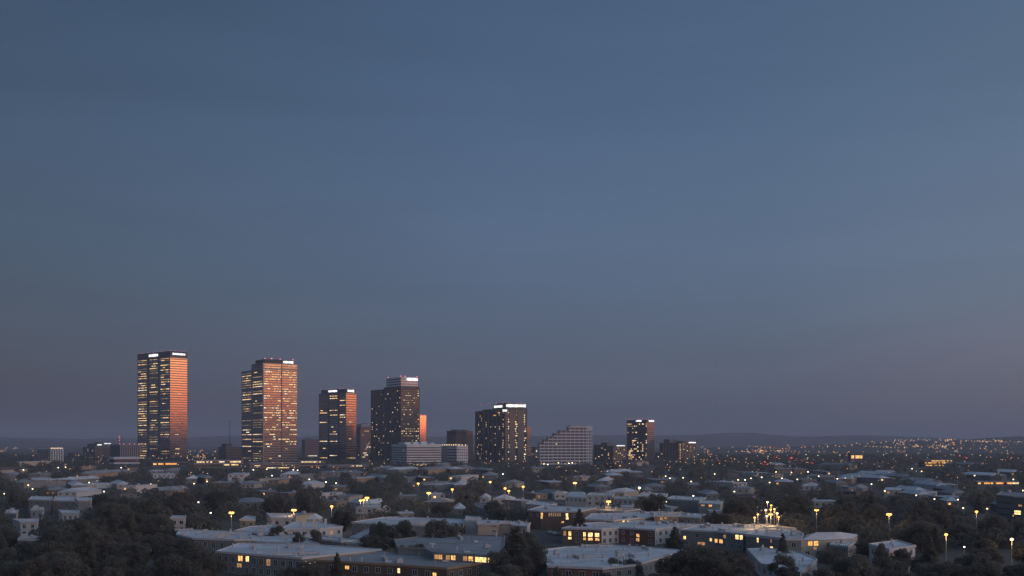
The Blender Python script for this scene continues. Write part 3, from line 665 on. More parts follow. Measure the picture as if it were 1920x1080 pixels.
def block(name, label, cat, pix, h, wall='wall_grey', roof='roof_pale', trim='trim_white', walls=None, rows=2, lit=(), glow_rows=None, vents=6, ridge=None, vis=6, group=None, parap=.35,
          eave=0.0, spacing=3.6, win=(1.5, 1.5), plain=(), kinds=('roof_vent', 'air_unit', 'roof_vent', 'skylight', 'roof_pipe', 'roof_pipe', 'duct')):
    """pix: roof outline in photograph pixels (all at height h over flat ground)"""
    P = []
    for (x, y) in pix:
        d = dist(y, h); P.append(((x - 960) / F * d, d))
    area = sum(P[i][0] * P[(i + 1) % len(P)][1] - P[(i + 1) % len(P)][0] * P[i][1] for i in range(len(P)))
    order = list(range(len(P)))
    if area < 0: P.reverse(); order.reverse()
    cx = sum(p[0] for p in P) / len(P); cy = sum(p[1] for p in P) / len(P)
    g = ground(cx, cy); Q = [(p[0] - cx, p[1] - cy) for p in P]; n = len(Q)
    root = thing(name, label, cat, (cx, cy, g), 0, group)
    def off(e):                                          # outline moved inwards by e
        o = []
        for i in range(n):
            a, b, c = Vector(Q[i - 1]), Vector(Q[i]), Vector(Q[(i + 1) % n])
            u = (b - a).normalized(); v = (c - b).normalized(); nu = Vector((-u.y, u.x)); nv = Vector((-v.y, v.x))
            m = nu + nv
            if m.length < .2: m = nu
            m = m / max(.35, m.dot(nu)) if m.dot(nu) > 0 else nu
            o.append(tuple(b + m * e))
        return o
    wm = [wall] + [w for w in (walls or {}).values()]; mb = MB(); top = h - .02
    for i in range(n):
        a, b = Q[i], Q[(i + 1) % n]; key = order[i] if area > 0 else order[(i + 1) % n]
        mi = wm.index(walls[key]) if walls and key in walls else 0
        mb.quad((*a, -1), (*b, -1), (*b, top), (*a, top), mi)
    mb.build('wall', wm, root)
    I = off(-eave) if eave else Q
    if ridge:                                            # hipped: ridge given as two pixels and a height
        rp = []
        for (x, y, hh) in ridge:
            d = dist(y, hh); rp.append(((x - 960) / F * d - cx, d - cy, hh))
        mb = MB(); mb.v = [(*p, h) for p in I] + rp; k = len(I)
        for i in range(k):
            a, b = I[i], I[(i + 1) % k]
            na = min(range(len(rp)), key=lambda r: (rp[r][0] - a[0]) ** 2 + (rp[r][1] - a[1]) ** 2); nb = min(range(len(rp)), key=lambda r: (rp[r][0] - b[0]) ** 2 + (rp[r][1] - b[1]) ** 2)
            mb.f.append((i, (i + 1) % k, k + nb, k + na) if na != nb else (i, (i + 1) % k, k + na)); mb.m.append(0)
        mb.build('roof', roof, root)
        mb = MB(); mb.prism(I, h - .25, h - .03); mb.build('eave_trim', trim, root)
    else:
        o = off(-.25 - eave); mb = MB(); mb.prism(o, h - .3, h); roof_o = mb.build('roof', roof, root)
        if parap:
            po = off(-.28 - eave); inn = off(.12 - eave); mb = MB(); k = len(po)
            for i in range(k):
                j = (i + 1) % k; a, b, c, d_ = po[i], po[j], inn[j], inn[i]
                mb.quad((*a, h - .31), (*b, h - .31), (*b, h + parap), (*a, h + parap)); mb.quad((*a, h + parap), (*b, h + parap), (*c, h + parap), (*d_, h + parap))
                mb.quad((*c, h + .003), (*d_, h + .003), (*d_, h + parap), (*c, h + parap))
            mb.build('parapet', trim, root)
        for _ in range(int(vents * 1.7)):
            for _t in range(20):
                p = (random.uniform(min(q[0] for q in Q), max(q[0] for q in Q)), random.uniform(min(q[1] for q in Q), max(q[1] for q in Q)))
                if inside(p, off(1.2)): break
            else: continue
            kd = random.choice(kinds); link(kd, VENT[kd], roof_o, (p[0], p[1], h), random.choice((.2, .25, 1.77, 1.8)))
    # windows on the walls that face the camera
    placed = []
    def put(i, t, z, w, hh, pane, frame='trim_white'):
        a, b = Vector(Q[i]), Vector(Q[(i + 1) % n]); p = a.lerp(b, t)
        link('window', wmesh(w, hh, pane, frame), root, (p.x, p.y, z), math.atan2(b.y - a.y, b.x - a.x)); placed.append((i, t * (b - a).length, z))
    for (x, y, w, hh, pane) in lit:                      # windows seen lit, at their pixels
        best = None
        for i in range(n):
            a, b = P[i], P[(i + 1) % n]; nx, ny = (b[1] - a[1]), -(b[0] - a[0])
            if nx * (a[0]) + ny * (a[1]) >= 0: continue   # faces away
            k = (x - 960) / F; den = (b[0] - a[0]) - k * (b[1] - a[1])
            if abs(den) < 1e-6: continue
            t = (k * a[1] - a[0]) / den
            if 0.01 < t < .99:
                yy = a[1] + (b[1] - a[1]) * t
                if best is None or yy < best[2]: best = (i, t, yy)
        if best:
            z = CH - (y - HZ) * best[2] / F - g - hh / 2
            put(best[0], best[1], min(max(z, .4), h - hh - .4), w, hh, pane)
    for i in range(n):
        a, b = P[i], P[(i + 1) % n]; nx, ny = (b[1] - a[1]), -(b[0] - a[0])
        if nx * a[0] + ny * a[1] >= 0: continue
        key = order[i] if area > 0 else order[(i + 1) % n]
        if key in plain: continue
        L = math.hypot(b[0] - a[0], b[1] - a[1]); m = int(L / spacing)
        for r_ in range(rows):
            z = h - 1.0 - win[1] - r_ * 2.9
            if z < .3: continue
            for k in range(m):
                t = (k + .5) / m
                if any(q[0] == i and abs(q[1] - t * L) < win[0] + .6 and abs(q[2] - z) < 1.9 for q in placed): continue
                x_ = random.random()
                put(i, t, z, win[0], win[1], 'window_glass' if x_ > .03 else 'room_dim')
    xs = [p[0] for p in pix]; ys = [p[1] for p in pix]
    PROT.append((min(xs) + 3, min(ys) + 2, max(xs) - 3, max(ys) + vis))
    FOOT.append((cx, cy, .5 * math.hypot(max(q[0] for q in Q) - min(q[0] for q in Q), max(q[1] for q in Q) - min(q[1] for q in Q)) * .85))
    return root

RA, RB, RD = 'room_amber', 'room_bright', 'room_dim'
G1 = 'flat-roofed apartment blocks in the near housing estate'
AB = 'apartment_block'; AC = 'apartment block'
block(AB, 'long pale-roofed block at left with a row of tall dark windows under its eave', AC, [(338, 993), (331, 1003), (362, 1010), (440, 1013), (472, 1012), (470, 999), (400, 996)], 7.0, 'wall_grey', rows=2, vents=9, spacing=3.2, win=(1.3, 2.0), vis=16, group=G1)
block(AB, 'flat roof behind the long left block, carrying a dark screened air-conditioning box', AC, [(441, 1014), (540, 1019), (598, 1021), (545, 1003), (472, 1000)], 6.2, 'wall_grey', vents=10, vis=2, group=G1)
block(AB, 'near pale-roofed block with two amber windows side by side in its front wall', AC, [(405, 1035), (566, 1047), (714, 1031), (600, 1023), (448, 1020)], 6.4, 'wall_grey', 'roof_pale',
      lit=[(451, 1047, 1.9, 1.6, RA), (464, 1048, 1.3, 1.6, RB), (449, 1060, 2.0, 1.2, RD)], vents=12, vis=16, spacing=3.0, win=(1.5, 1.9), group=G1)
block(AB, 'wide grey roof at bottom centre over a brown wall with small lit windows', AC, [(590, 1051), (720, 1058), (838, 1066), (936, 1052), (924, 1046), (800, 1039), (716, 1034)], 5.8, 'wall_brown', 'roof_grey', 'wall_tan',
      lit=[(651, 1064, 1.3, 1.0, RA), (748, 1070, .8, 1.3, RB), (815, 1077, 1.2, .9, RA)], vents=9, vis=14, group=G1)
block(AB, 'large grey roof with five lit clerestory windows beneath its front edge', AC, [(740, 1013), (825, 1002), (946, 1006), (942, 1045), (870, 1040), (812, 1037), (796, 1029), (746, 1027)], 8.0, 'wall_grey', 'roof_grey', 'wall_grey',
      lit=[(822, 1040.5, 2.6, 1.3, RD), (826, 1040.5, 1.2, 1.3, RA), (840, 1042, 1.3, 1.3, RD), (850, 1042, 1.4, 1.3, RA), (872, 1044, 1.6, 1.3, RD), (883, 1044, 1.6, 1.3, RA), (897, 1045.5, 2.2, 1.4, RB), (906, 1046, 2.2, 1.4, RB), (922, 1047, 2.6, 1.4, RB)], rows=0, vents=9, vis=4, group=G1)
block('house', 'cream building with a nearly blank wall behind the grey roofs at centre', 'house', [(896, 983), (934, 983), (936, 977), (888, 976)], 9.0, 'wall_cream', 'roof_white', rows=0, vents=2, vis=15, plain=(), lit=[(923, 985.5, .6, .7, 'window_glass'), (926, 985.5, .6, .7, 'window_glass'), (929, 985.5, .6, .7, 'window_glass'), (925, 996, .6, 1, 'window_glass'), (929, 996, .6, 1, 'window_glass')])
block('house', 'white box-like penthouse rising left of the cream building', 'house', [(872, 977), (894, 978), (898, 970), (874, 968)], 9.5, 'wall_white', 'roof_white', rows=0, vents=1, vis=6)
block('house', 'grey building with horizontal siding right of the cream one', 'house', [(935, 981), (957, 981), (958, 978), (937, 978)], 9.0, 'wall_grey', 'roof_white', rows=2, spacing=9, win=(6, .5), vents=1, vis=12)
block('house', 'white low roof right of the siding-clad building, beside the big dark tree', 'house', [(956, 985), (988, 988), (994, 981), (964, 978)], 8.0, 'wall_white', 'roof_white', rows=1, vents=3, vis=8)
block(AB, 'long pale roof behind dark trees, left of the cream building', AC, [(660, 980), (715, 983), (800, 986), (868, 988), (874, 975), (745, 970), (718, 971)], 8.0, 'wall_grey', 'roof_pale', vents=6, vis=1)
block('house', 'white tent-like peaked roof in the near estate, left of centre', 'house', [(654, 1007), (693, 1013), (728, 1001), (692, 995)], 4.6, 'wall_white', 'roof_white', ridge=[(690, 991, 8.2), (706, 992, 8.2)], rows=0, vis=1)
block(AB, 'pale roof with white chimneys beside the orange lamp mast, left of centre', AC, [(524, 993), (600, 992), (642, 988), (600, 979), (552, 980)], 7.0, 'wall_white', 'roof_pale', vents=5, kinds=('chimney', 'roof_vent'), vis=4)
block(AB, 'pale roof with a light edge in front of the tallest lamp mast', AC, [(440, 996), (500, 1001), (536, 994), (512, 985), (470, 988)], 7.0, 'wall_grey', 'roof_pale', vents=5, vis=1)
block(AB, 'low roof with a dark wall in front of the tent-like roof', AC, [(545, 1007), (640, 1016), (668, 1013), (600, 1005)], 6.0, 'wall_grey', 'roof_pale', vents=4, vis=8)
block(AB, 'small roof strip right of the dark-walled low block', AC, [(640, 1017), (690, 1021), (722, 1015), (672, 1013)], 5.6, 'wall_cream', 'roof_pale', vents=2, vis=6)
# right of centre
block(AB, 'large pale blue roof at bottom right of centre with many small vents', AC, [(1010, 1033), (1028, 1062), (1130, 1066), (1190, 1060), (1284, 1033), (1150, 1023), (1060, 1027)], 6.5, 'wall_grey', 'roof_pale', walls={1: 'wall_brick'}, rows=1, vents=24, vis=8, group=G1)
block(AB, 'two-storey block with brown and brick wings and paired amber windows, right of centre', AC, [(1054, 991), (1128, 993), (1160, 990), (1228, 994), (1233, 992), (1316, 984), (1200, 977), (1090, 982)], 6.0, 'wall_white', 'roof_pale', walls={0: 'wall_brown', 2: 'wall_brick'},
      lit=[(1059, 1000, .9, 1.7, RD), (1068.5, 1000.5, 1.1, 1.7, RB), (1068.5, 1009, 1.3, .9, RB), (1096, 1002, 1.0, 1.6, RB), (1096, 1010.5, 1.0, .9, RA), (1107, 1002.5, 1.8, 1.6, RB), (1107, 1011, 1.8, 1.0, RA), (1119.5, 1003, 1.7, 1.5, RB), (1120, 1011.5, 1.7, 1.0, RA),
           (1196, 1004, 1.4, 1.2, RA), (1196, 1012, 1.5, 1.2, RA)], vents=16, vis=22, group=G1)
block(AB, 'two-storey grey block with scattered lit windows behind the round dark tree', AC, [(1276, 994), (1340, 997), (1394, 1002), (1408, 998), (1450, 989), (1492, 991), (1440, 985), (1318, 984)], 6.5, 'wall_grey', 'roof_pale',
      lit=[(1284, 1008, .9, 1.2, RB), (1333, 1012, .8, 1.2, RB), (1343, 1014, 1.5, 1.4, RA), (1352, 1015, 1.7, 1.4, RA), (1315, 1020, 3.0, 1.4, RD), (1359, 1006, 1.2, 1.2, RD), (1382, 1006, 1.6, 1.6, RB), (1390, 1006.5, 1.5, 1.6, RB)], vents=10, vis=22, group=G1)
block(AB, 'block with an arched white roof edge and one narrow yellow window', AC, [(1398, 1004), (1474, 1012), (1502, 1012), (1506, 1003), (1486, 993), (1446, 990), (1420, 993)], 6.6, 'wall_grey', 'roof_pale',
      lit=[(1421, 1012, .9, 1.6, RB), (1447, 1027, 1.4, .8, RB), (1431, 1025, .5, 1.2, RA), (1446, 1014, .6, 1.2, RD)], vents=12, parap=.6, vis=20, group=G1)
block(AB, 'white hip-roofed block with two orange windows, right end of the near estate', AC, [(1503, 1013), (1545, 1012), (1600, 1010), (1608, 1002), (1560, 998), (1512, 1003)], 6.2, 'wall_cream', 'roof_white', ridge=[(1530, 998, 8.6), (1575, 997.5, 8.6)],
      lit=[(1519, 1017, 1.7, 1.6, RA), (1530, 1017, 1.7, 1.6, RA), (1528, 1028, 1.2, .9, RD)], vis=20, group=G1)
block(AB, 'low pale roof in front of the arched-edge block, half hidden by trees', AC, [(1402, 1030), (1428, 1058), (1500, 1074), (1532, 1050), (1502, 1037), (1440, 1029)], 4.2, 'wall_white', 'roof_pale', vents=7, vis=2, group=G1)
block(AB, 'low blue-grey roof corner right of the orange windows', AC, [(1556, 1022), (1590, 1025), (1604, 1016), (1572, 1014)], 5.0, 'wall_grey', 'roof_pale', vents=2, vis=1, group=G1)
block('house', 'white house half hidden by trees, rightmost of the near estate', 'house', [(1630, 1021), (1668, 1031), (1716, 1024), (1682, 1014)], 8.4, 'wall_white', 'roof_white', vents=2, vis=16, spacing=4.5)
block(AB, 'block with a row of small amber lights on its balcony wall, above the car park', AC, [(990, 957), (1014, 959), (1084, 960), (1118, 953), (1020, 948)], 8.5, 'wall_brown', 'roof_pale',
      lit=[(1016, 965, .9, 1.8, RA), (1015.5, 971, .8, .8, RA), (1030, 965, .5, 1.5, RD), (1034, 965, .4, 1.5, RD), (1038, 965, .4, 1.5, RD), (1042, 965, .4, 1.5, RD), (1046, 965, .4, 1.5, RD), (1050, 965, .4, 1.5, RD), (1063, 966, 1.0, 1.7, RB), (1063.5, 972, 1.2, .9, RB), (1055, 979, 1.2, .8, RA)], rows=1, vents=5, vis=20)
block(AB, 'long tan-walled block with one bright small window, behind the paired amber windows', AC, [(1096, 974), (1150, 976), (1224, 970), (1262, 966), (1245, 960), (1110, 964)], 7.0, 'wall_tan', 'roof_pale', lit=[(1169, 978, 1.6, .9, RB), (1177, 978, .8, .8, RB)], rows=1, vents=10, vis=8, spacing=3.0, win=(.8, 1.0))
block(AB, 'tan block with two dark doors and speckled light, right of the long tan one', AC, [(1226, 968), (1272, 968), (1274, 962), (1228, 961)], 8.0, 'wall_tan', 'roof_white', lit=[(1240, 972, 1.2, 1.2, RD), (1248, 971, 1.0, .8, RD)], rows=1, vents=3, vis=10)
block(AB, 'pale blue wall and roof at the right end of the tan row', AC, [(1273, 969), (1312, 971), (1322, 965), (1276, 962)], 7.6, 'wall_grey', 'roof_pale', vents=2, rows=1, vis=8)
block(AB, 'flat grey roof strip beyond the tan blocks', AC, [(1090, 957), (1170, 959), (1200, 955), (1110, 951)], 7.0, 'wall_grey', 'roof_grey', vents=5, vis=3)
block('house', 'white-walled house with dark windows below the central lamp', 'house', [(1100, 929), (1148, 930), (1152, 925), (1108, 924)], 8.0, 'wall_white', 'roof_white', vents=2, rows=2, vis=8)
block('house', 'white flat house right of the white-walled one, with a lower terrace', 'house', [(1150, 935), (1196, 937), (1200, 933), (1154, 931)], 6.5, 'wall_white', 'roof_white', vents=2, rows=1, vis=4)
block('house', 'cluster of white gabled walls beyond the dark conifer, right of centre', 'house', [(1196, 931), (1246, 933), (1252, 926), (1204, 924)], 8.0, 'wall_white', 'roof_white', vents=5, rows=2, vis=6)
block('house', 'bluish roof at the right end of the white house row', 'house', [(1250, 936), (1310, 939), (1324, 933), (1262, 930)], 7.0, 'wall_grey', 'roof_pale', vents=4, rows=1, vis=4)
block('house', 'low house with a pinkish lit window right of the white row', 'house', [(1310, 944), (1350, 946), (1356, 940), (1316, 939)], 7.0, 'wall_cream', 'roof_pale', lit=[(1318, 945.5, 2.4, 1.0, RD), (1332, 947, 2.2, 1.0, RA)], rows=0, vents=2, vis=6)
block('house', 'white-roofed house above the balcony-lit block, beside lamp pair', 'house', [(985, 945), (1020, 949), (1044, 945), (1000, 939)], 7.5, 'wall_white', 'roof_white', vents=6, rows=1, vis=2)
block('house', 'gabled white house in the dark trees under the brightest central lamp', 'house', [(1060, 931), (1100, 933), (1098, 925), (1062, 924)], 7.5, 'wall_white', 'roof_pale', ridge=[(1070, 922, 9.5), (1092, 922, 9.5)], rows=1, vis=5)
# left estate
block('house', 'white two-storey house with four dark windows at the far left edge', 'house', [(38, 979), (69, 979), (72, 974), (24, 974)], 7.5, 'wall_white', 'roof_pale', vents=1, vis=9, spacing=2.4, win=(1.1, 1.5))
block('house', 'white house with arched dark windows, second of the left houses', 'house', [(117, 963), (147, 963), (148, 958), (110, 957)], 8.0, 'wall_white', 'roof_pale', vents=1, vis=9, spacing=2.4, win=(1.0, 1.5))
block('house', 'grey gridded apartment house above the arched white house', 'house', [(146, 939), (170, 939), (172, 934), (140, 933)], 11.0, 'wall_grey', 'roof_pale', rows=3, vents=1, vis=9, spacing=1.6, win=(.8, 1.3))
block('house', 'grey-walled house with a low pale roof near the left edge', 'house', [(54, 937), (96, 938), (98, 932), (60, 931)], 9.0, 'wall_grey', 'roof_pale', vents=2, rows=1, vis=4)
block('house', 'blue-grey roof between the low pale roof and the gridded house', 'house', [(100, 939), (142, 940), (140, 932), (104, 931)], 8.5, 'wall_grey', 'roof_pale', vents=2, rows=1, vis=3)
block('house', 'white gable end between the left houses', 'house', [(58, 957), (80, 958), (82, 953), (62, 952)], 7.5, 'wall_white', 'roof_white', rows=1, vis=3)
block('house', 'small blue-grey house peeking out at the far left', 'house', [(10, 962), (30, 963), (34, 957), (14, 956)], 8.0, 'wall_grey', 'roof_pale', rows=1, vis=3)
block('house', 'grey low house in the dark trees at lower left', 'house', [(34, 1012), (76, 1013), (74, 1007), (40, 1006)], 6.0, 'wall_grey', 'roof_grey', rows=0, vis=0)
block('house', 'small white house with a turret-like top left of the lamp masts', 'house', [(320, 972), (347, 972), (348, 968), (322, 967)], 8.0, 'wall_white', 'roof_white', rows=2, vents=0, vis=12, spacing=2.6)
block('house', 'bluish roof just left of the tallest lamp mast, under trees', 'house', [(450, 975), (478, 976), (478, 969), (462, 968)], 7.0, 'wall_grey', 'roof_pale', rows=1, vents=1, vis=6)
block('house', 'white house behind the greenish lit hedge', 'house', [(510, 972), (548, 973), (546, 964), (500, 963)], 8.5, 'wall_white', 'roof_pale', rows=1, vents=2, vis=8)
block(AB, 'grey apartment house with balconies and two bright windows at the right edge', AC, [(1868, 928), (1902, 932), (1960, 934), (1960, 926), (1880, 922)], 15.0, 'dark_concrete', 'roof_grey', 'grey_concrete', rows=4, spacing=3.0, win=(1.6, 1.4),
      lit=[(1908, 959, 3.0, .8, RB), (1908, 963, 3.0, .8, RB), (1900, 967, 1.0, .8, RA), (1913, 948, 1.6, .8, RD)], vents=3, vis=40)

# ---------------------------------------------------------------- scattered houses of the middle distance
ROOFS = {}
def house(px, py, wpx, dpx, wallpx, mats, rot, label, group, hip=False, litw=0):
    d0 = dist(py, 6.0); m = d0 / F; h = max(3.5, min(12.0, wallpx * m + 2.5)); d = dist(py, h); m = d / F
    w = wpx * m; dep = max(7.0, min(60.0, dpx * d * d / (F * (CH - h))))
    x = (px - 960) / F * d; g = ground(x, d)
    root = thing('house', label, 'house', (x, d, g), rot, group)
    mb = MB(); mb.box(-w / 2, w / 2, -dep / 2, dep / 2, -2, h - .02); mb.build('wall', mats[0], root)
    if hip:
        e = .4; rh = h + min(2.6, dep * .16); mb = MB(); k = min(w, dep) * .42
        mb.v = [(-w / 2 - e, -dep / 2 - e, h), (w / 2 + e, -dep / 2 - e, h), (w / 2 + e, dep / 2 + e, h), (-w / 2 - e, dep / 2 + e, h), (-w / 2 + k, 0, rh), (w / 2 - k, 0, rh)]
        if w < dep: mb.v[4] = (0, -dep / 2 + k, rh); mb.v[5] = (0, dep / 2 - k, rh); mb.f = [(0, 1, 4), (1, 2, 5, 4), (2, 3, 5), (3, 0, 4, 5), (3, 2, 1, 0)]
        else: mb.f = [(0, 1, 5, 4), (1, 2, 5), (2, 3, 4, 5), (3, 0, 4), (3, 2, 1, 0)]
        mb.m = [0] * 5; mb.build('roof', mats[1], root)
    else:
        mb = MB().box(-w / 2 - .3, w / 2 + .3, -dep / 2 - .3, dep / 2 + .3, h, h + .35); ro = mb.build('roof', mats[1], root)
        link('air_unit', VENT['air_unit'], ro, (random.uniform(-.3, .3) * w, random.uniform(-.3, .3) * dep, h + .35))
    nw = max(1, min(7, int(w / 4)))
    for k in range(nw):
        pane = random.choice((RA, RB, RD)) if k < litw else 'window_glass'
        t = (k + .5) / nw - .5
        link('window', wmesh(1.6, 1.4, pane, 'trim_white'), root, (t * w, -dep / 2, h - 2.4), 0)
    FOOT.append((x, d, .5 * max(w, dep))); PROT.append((px - wpx * .4, py - dpx * .4, px + wpx * .4, py + dpx * .5 + min(wallpx, 4) * .6))
WALLS = ['wall_grey', 'wall_cream', 'wall_grey', 'wall_tan', 'wall_brown']
HG = 'houses scattered among the trees below the skyline'
HAND = [(112, 899, 108, 4, 2, 'p'), (185, 908, 110, 6, 3, 'p'), (190, 888, 58, 5, 5, 'g'), (310, 884, 60, 5, 4, 'p'), (306, 890, 40, 3, 3, 'w'), (372, 897, 48, 6, 4, 'p'), (322, 918, 46, 4, 7, 'g'), (22, 892, 30, 4, 8, 'g'),
        (262, 911, 18, 4, 6, 'w'), (448, 889, 36, 4, 8, 'w'), (468, 907, 44, 3, 2, 'w'), (582, 907, 40, 3, 3, 'w'), (610, 925, 26, 5, 4, 'w'), (648, 930, 44, 4, 4, 'g'), (695, 895, 60, 5, 4, 'g'), (740, 879, 70, 6, 5, 'p'),
        (835, 906, 84, 7, 6, 'p'), (870, 892, 32, 5, 8, 'w'), (842, 878, 90, 5, 4, 'g'), (818, 926, 30, 3, 5, 'w'), (910, 932, 20, 2, 2, 'w'), (945, 934, 40, 3, 3, 'w'), (975, 938, 40, 4, 4, 'w'), (862, 952, 26, 4, 2, 'p'), (903, 952, 12, 4, 3, 'p'),
        (1035, 903, 42, 4, 4, 'p'), (1020, 925, 60, 3, 3, 'g'), (1050, 924, 38, 5, 5, 'w'), (1150, 890, 36, 6, 4, 'p'), (1175, 884, 60, 4, 4, 'g'), (1360, 904, 34, 4, 3, 'w'), (1300, 908, 26, 5, 4, 'g'), (1520, 911, 40, 3, 2, 'w'), (1470, 903, 34, 3, 2, 'p'),
        (1660, 885, 40, 3, 3, 'w'), (1640, 889, 76, 3, 3, 'p'), (1620, 896, 90, 4, 4, 'p'), (1685, 894, 28, 4, 4, 'g'), (1725, 902, 40, 5, 5, 'w'), (1755, 910, 46, 6, 6, 'w'), (1690, 917, 60, 5, 5, 'p'), (1730, 924, 56, 5, 6, 'p'), (1788, 924, 40, 4, 5, 'g'), (1600, 914, 46, 4, 4, 'g'),
        (1780, 938, 30, 4, 4, 'p'), (1880, 946, 30, 5, 5, 'p'), (700, 950, 40, 4, 3, 'g'), (760, 962, 30, 3, 4, 'g'), (560, 965, 40, 5, 5, 'p'), (590, 972, 30, 4, 4, 'w'), (690, 944, 50, 4, 3, 'w'),
        (1345, 957, 40, 4, 5, 'g'), (1250, 950, 24, 4, 4, 'w'), (1180, 950, 40, 3, 4, 'g'), (1290, 972, 30, 4, 5, 'p'), (420, 905, 40, 4, 4, 'g'), (520, 898, 50, 4, 4, 'g'), (560, 889, 60, 4, 5, 'g'), (640, 884, 70, 4, 4, 'g'), (150, 921, 40, 4, 4, 'g'), (60, 905, 60, 4, 4, 'g'),
        (500, 921, 40, 3, 3, 'g'), (780, 895, 50, 4, 4, 'g'), (1120, 912, 40, 3, 3, 'g'), (1240, 898, 50, 4, 4, 'g'), (1420, 888, 50, 3, 3, 'g'), (1540, 893, 50, 3, 3, 'g'), (1480, 880, 60, 3, 3, 'g'), (960, 905, 40, 4, 3, 'g'), (1090, 893, 40, 3, 3, 'g'), (1330, 925, 40, 4, 4, 'g')]
hl = []
for (px, py, w, dp, wl, c) in HAND:
    n_ = max(1, round(w / 30)) if w > 44 else 1
    for k_ in range(n_):
        hl.append((px + w * ((k_ + .5) / n_ - .5), py + (random.uniform(-1.6, 1.6) if n_ > 1 else 0), w / n_ * random.uniform(.75, .98), dp * random.uniform(.7, 1.1), wl * random.uniform(.7, 1.2), c if random.random() < .7 else random.choice('pgw')))
for _ in range(1500):
    if len(hl) >= 150: break
    px = random.uniform(5, 1915); py = 866 + 75 * random.random() ** 1.3; w = random.uniform(14, 40) * (py - 832) / 70; dp = random.uniform(2, 4)
    if any(abs(px - q[0]) < (w + q[2]) * .55 and abs(py - q[1]) < 6 for q in hl): continue
    if any(r0 - w / 2 < px < r2 + w / 2 and r1 - 3 < py < r3 + 4 for (r0, r1, r2, r3) in PROT): continue
    hl.append((px, py, w, dp, random.uniform(2, 5), random.choice('ggpggt')))
BELOW = ((200, 'left of the tallest tower'), (400, 'below the tallest tower'), (580, 'below the stepped tower'), (720, 'below the narrow tower'), (880, 'below the granite tower'), (1010, 'below the brown sign tower'), (1170, 'below the terraced building'), (1320, 'below the rightmost towers'), (1620, 'on the plain right of the skyline'), (1930, 'under the hillside at the right edge'))
seen = {}
for (px, py, w, dp, wl, c) in sorted(hl, key=lambda q: (q[0])):
    zone = next(z for x, z in BELOW if px < x); tone = {'p': 'blue-grey', 'w': 'white', 'g': 'grey', 't': 'brown tiled'}[c]; size = 'long' if w > 60 else ('wide' if w > 38 else 'small')
    key = (size, tone, zone); k = seen.get(key, 0); seen[key] = k + 1
    lab = '%s %s-roofed house %s, %s from left' % (size, tone, zone, nth(k))
    house(px, py, w, dp, wl, (random.choice(WALLS) if c != 'w' else 'wall_white', {'p': 'roof_pale', 'w': 'roof_white', 'g': 'roof_grey', 't': 'roof_tile'}[c]), R(random.uniform(-25, 25)), lab, HG, hip=random.random() < .45, litw=random.choice((0, 0, 0, 1)))

# ---------------------------------------------------------------- car park with cars
def car_park():
    pts = [(1000, 1000), (1004, 1024), (1060, 1026), (1128, 1022), (1128, 1017), (1060, 1003)]
    mb = MB(); vv = []
    for (x, y) in pts:
        d = dist(y, 0); vv.append(((x - 960) / F * d, d, ground(0, d) + .03))
    mb.v = vv; mb.f = [tuple(range(len(vv)))]; mb.m = [0]; structure(mb.build('parking_lot', 'asphalt'))
car_park()
PROT.append((1004, 995, 1128, 1022))
cb = MB(); prof = [(-2.2, .35), (2.2, .35), (2.25, .75), (1.1, .9), (.55, 1.42), (-1.1, 1.45), (-1.75, .95), (-2.25, .85)]
cb.v = [(x, -.88, z) for x, z in prof] + [(x, .88, z) for x, z in prof]; k = len(prof)
cb.f = [tuple(range(k)), tuple(range(2 * k - 1, k - 1, -1))] + [(i, i + k, (i + 1) % k + k, (i + 1) % k) for i in range(k)]; cb.m = [0] * len(cb.f)
CBODY = cb.mesh('body', 'car_paint')
CGLASS = MB().box(-1.0, .5, -.895, .895, .98, 1.33).mesh('window', 'window_glass')
CWHEEL = MB().tube((0, -.1, 0), (0, .1, 0), .33, .33, 10).mesh('wheel', 'tyre')
for i, (px, py, rz, lab) in enumerate(((1031, 1001, 85, 'parked car at the far left of the car park'), (1040, 1003, 85, 'second car from the left in the car park row'), (1049, 1005, 80, 'third car from the left in the car park row'),
                                       (1127, 1018.5, 12, 'parked car in front of the white receding wall'), (1140, 1017.5, 8, 'parked car nearest the brick wing'), (1062, 1016, 30, 'lone car standing in the open car park'))):
    d = dist(py, 0); p = W(px, d); c = thing('parked_car', lab, 'car', (p.x, p.y, p.z + .04), R(rz), 'cars in the car park')
    link('body', CBODY, c); link('window', CGLASS, c)
    for sx in (-1.35, 1.35):
        for sy in (-.8, .8): link('wheel', CWHEEL, c, (sx, sy, .33))

# ---------------------------------------------------------------- lamps
def lamp_post(px, py, kind, label, H=11.0, d=None, power=0, group='street lamps with sodium heads'):
    d = dist(py, H) if d is None else d
    p = W(px, d); H = CH - (py - HZ) * d / F - p.z
    root = thing('street_lamp', label, 'street lamp', tuple(p), 0, group)
    k = d / 500.0; mb = MB().tube((0, 0, 0), (0, 0, H - .2), .16, .09, 7); mb.box(-.3, .3, -.3, .3, 0, .5)
    if kind == 'double': mb.tube((-.9 * 1, 0, H - .05), (.9, 0, H - .05), .06, .06, 5)
    mb.build('pole', 'pole_metal', root)
    s = .72 * (k ** .6) * (.48 if 'small street' in group else (.62 if 'cluster' in label else .85))
    hd = MB(); xs = (-.5, .5) if kind == 'double' else (0,)
    for x in xs: hd.ball((x, 0, H + .1), s * 1.15, s, s * .8, 8, 5)
    hd.build('lamp_head', {'white': 'lamp_white', 'small': 'lamp_small'}.get(kind, 'lamp_sodium'), root)
    if power:
        l = bpy.data.lights.new('lamp_light', 'POINT'); l.energy = power; l.color = (1, .58, .22) if kind != 'white' else (1, .85, .6); l.shadow_soft_size = .6
        o = link('lamp_light', l, root, (0, 0, H - .9))
    PROT.append((px - 5, py - 6, px + 5, py + (30 if power else 4)))
    return root
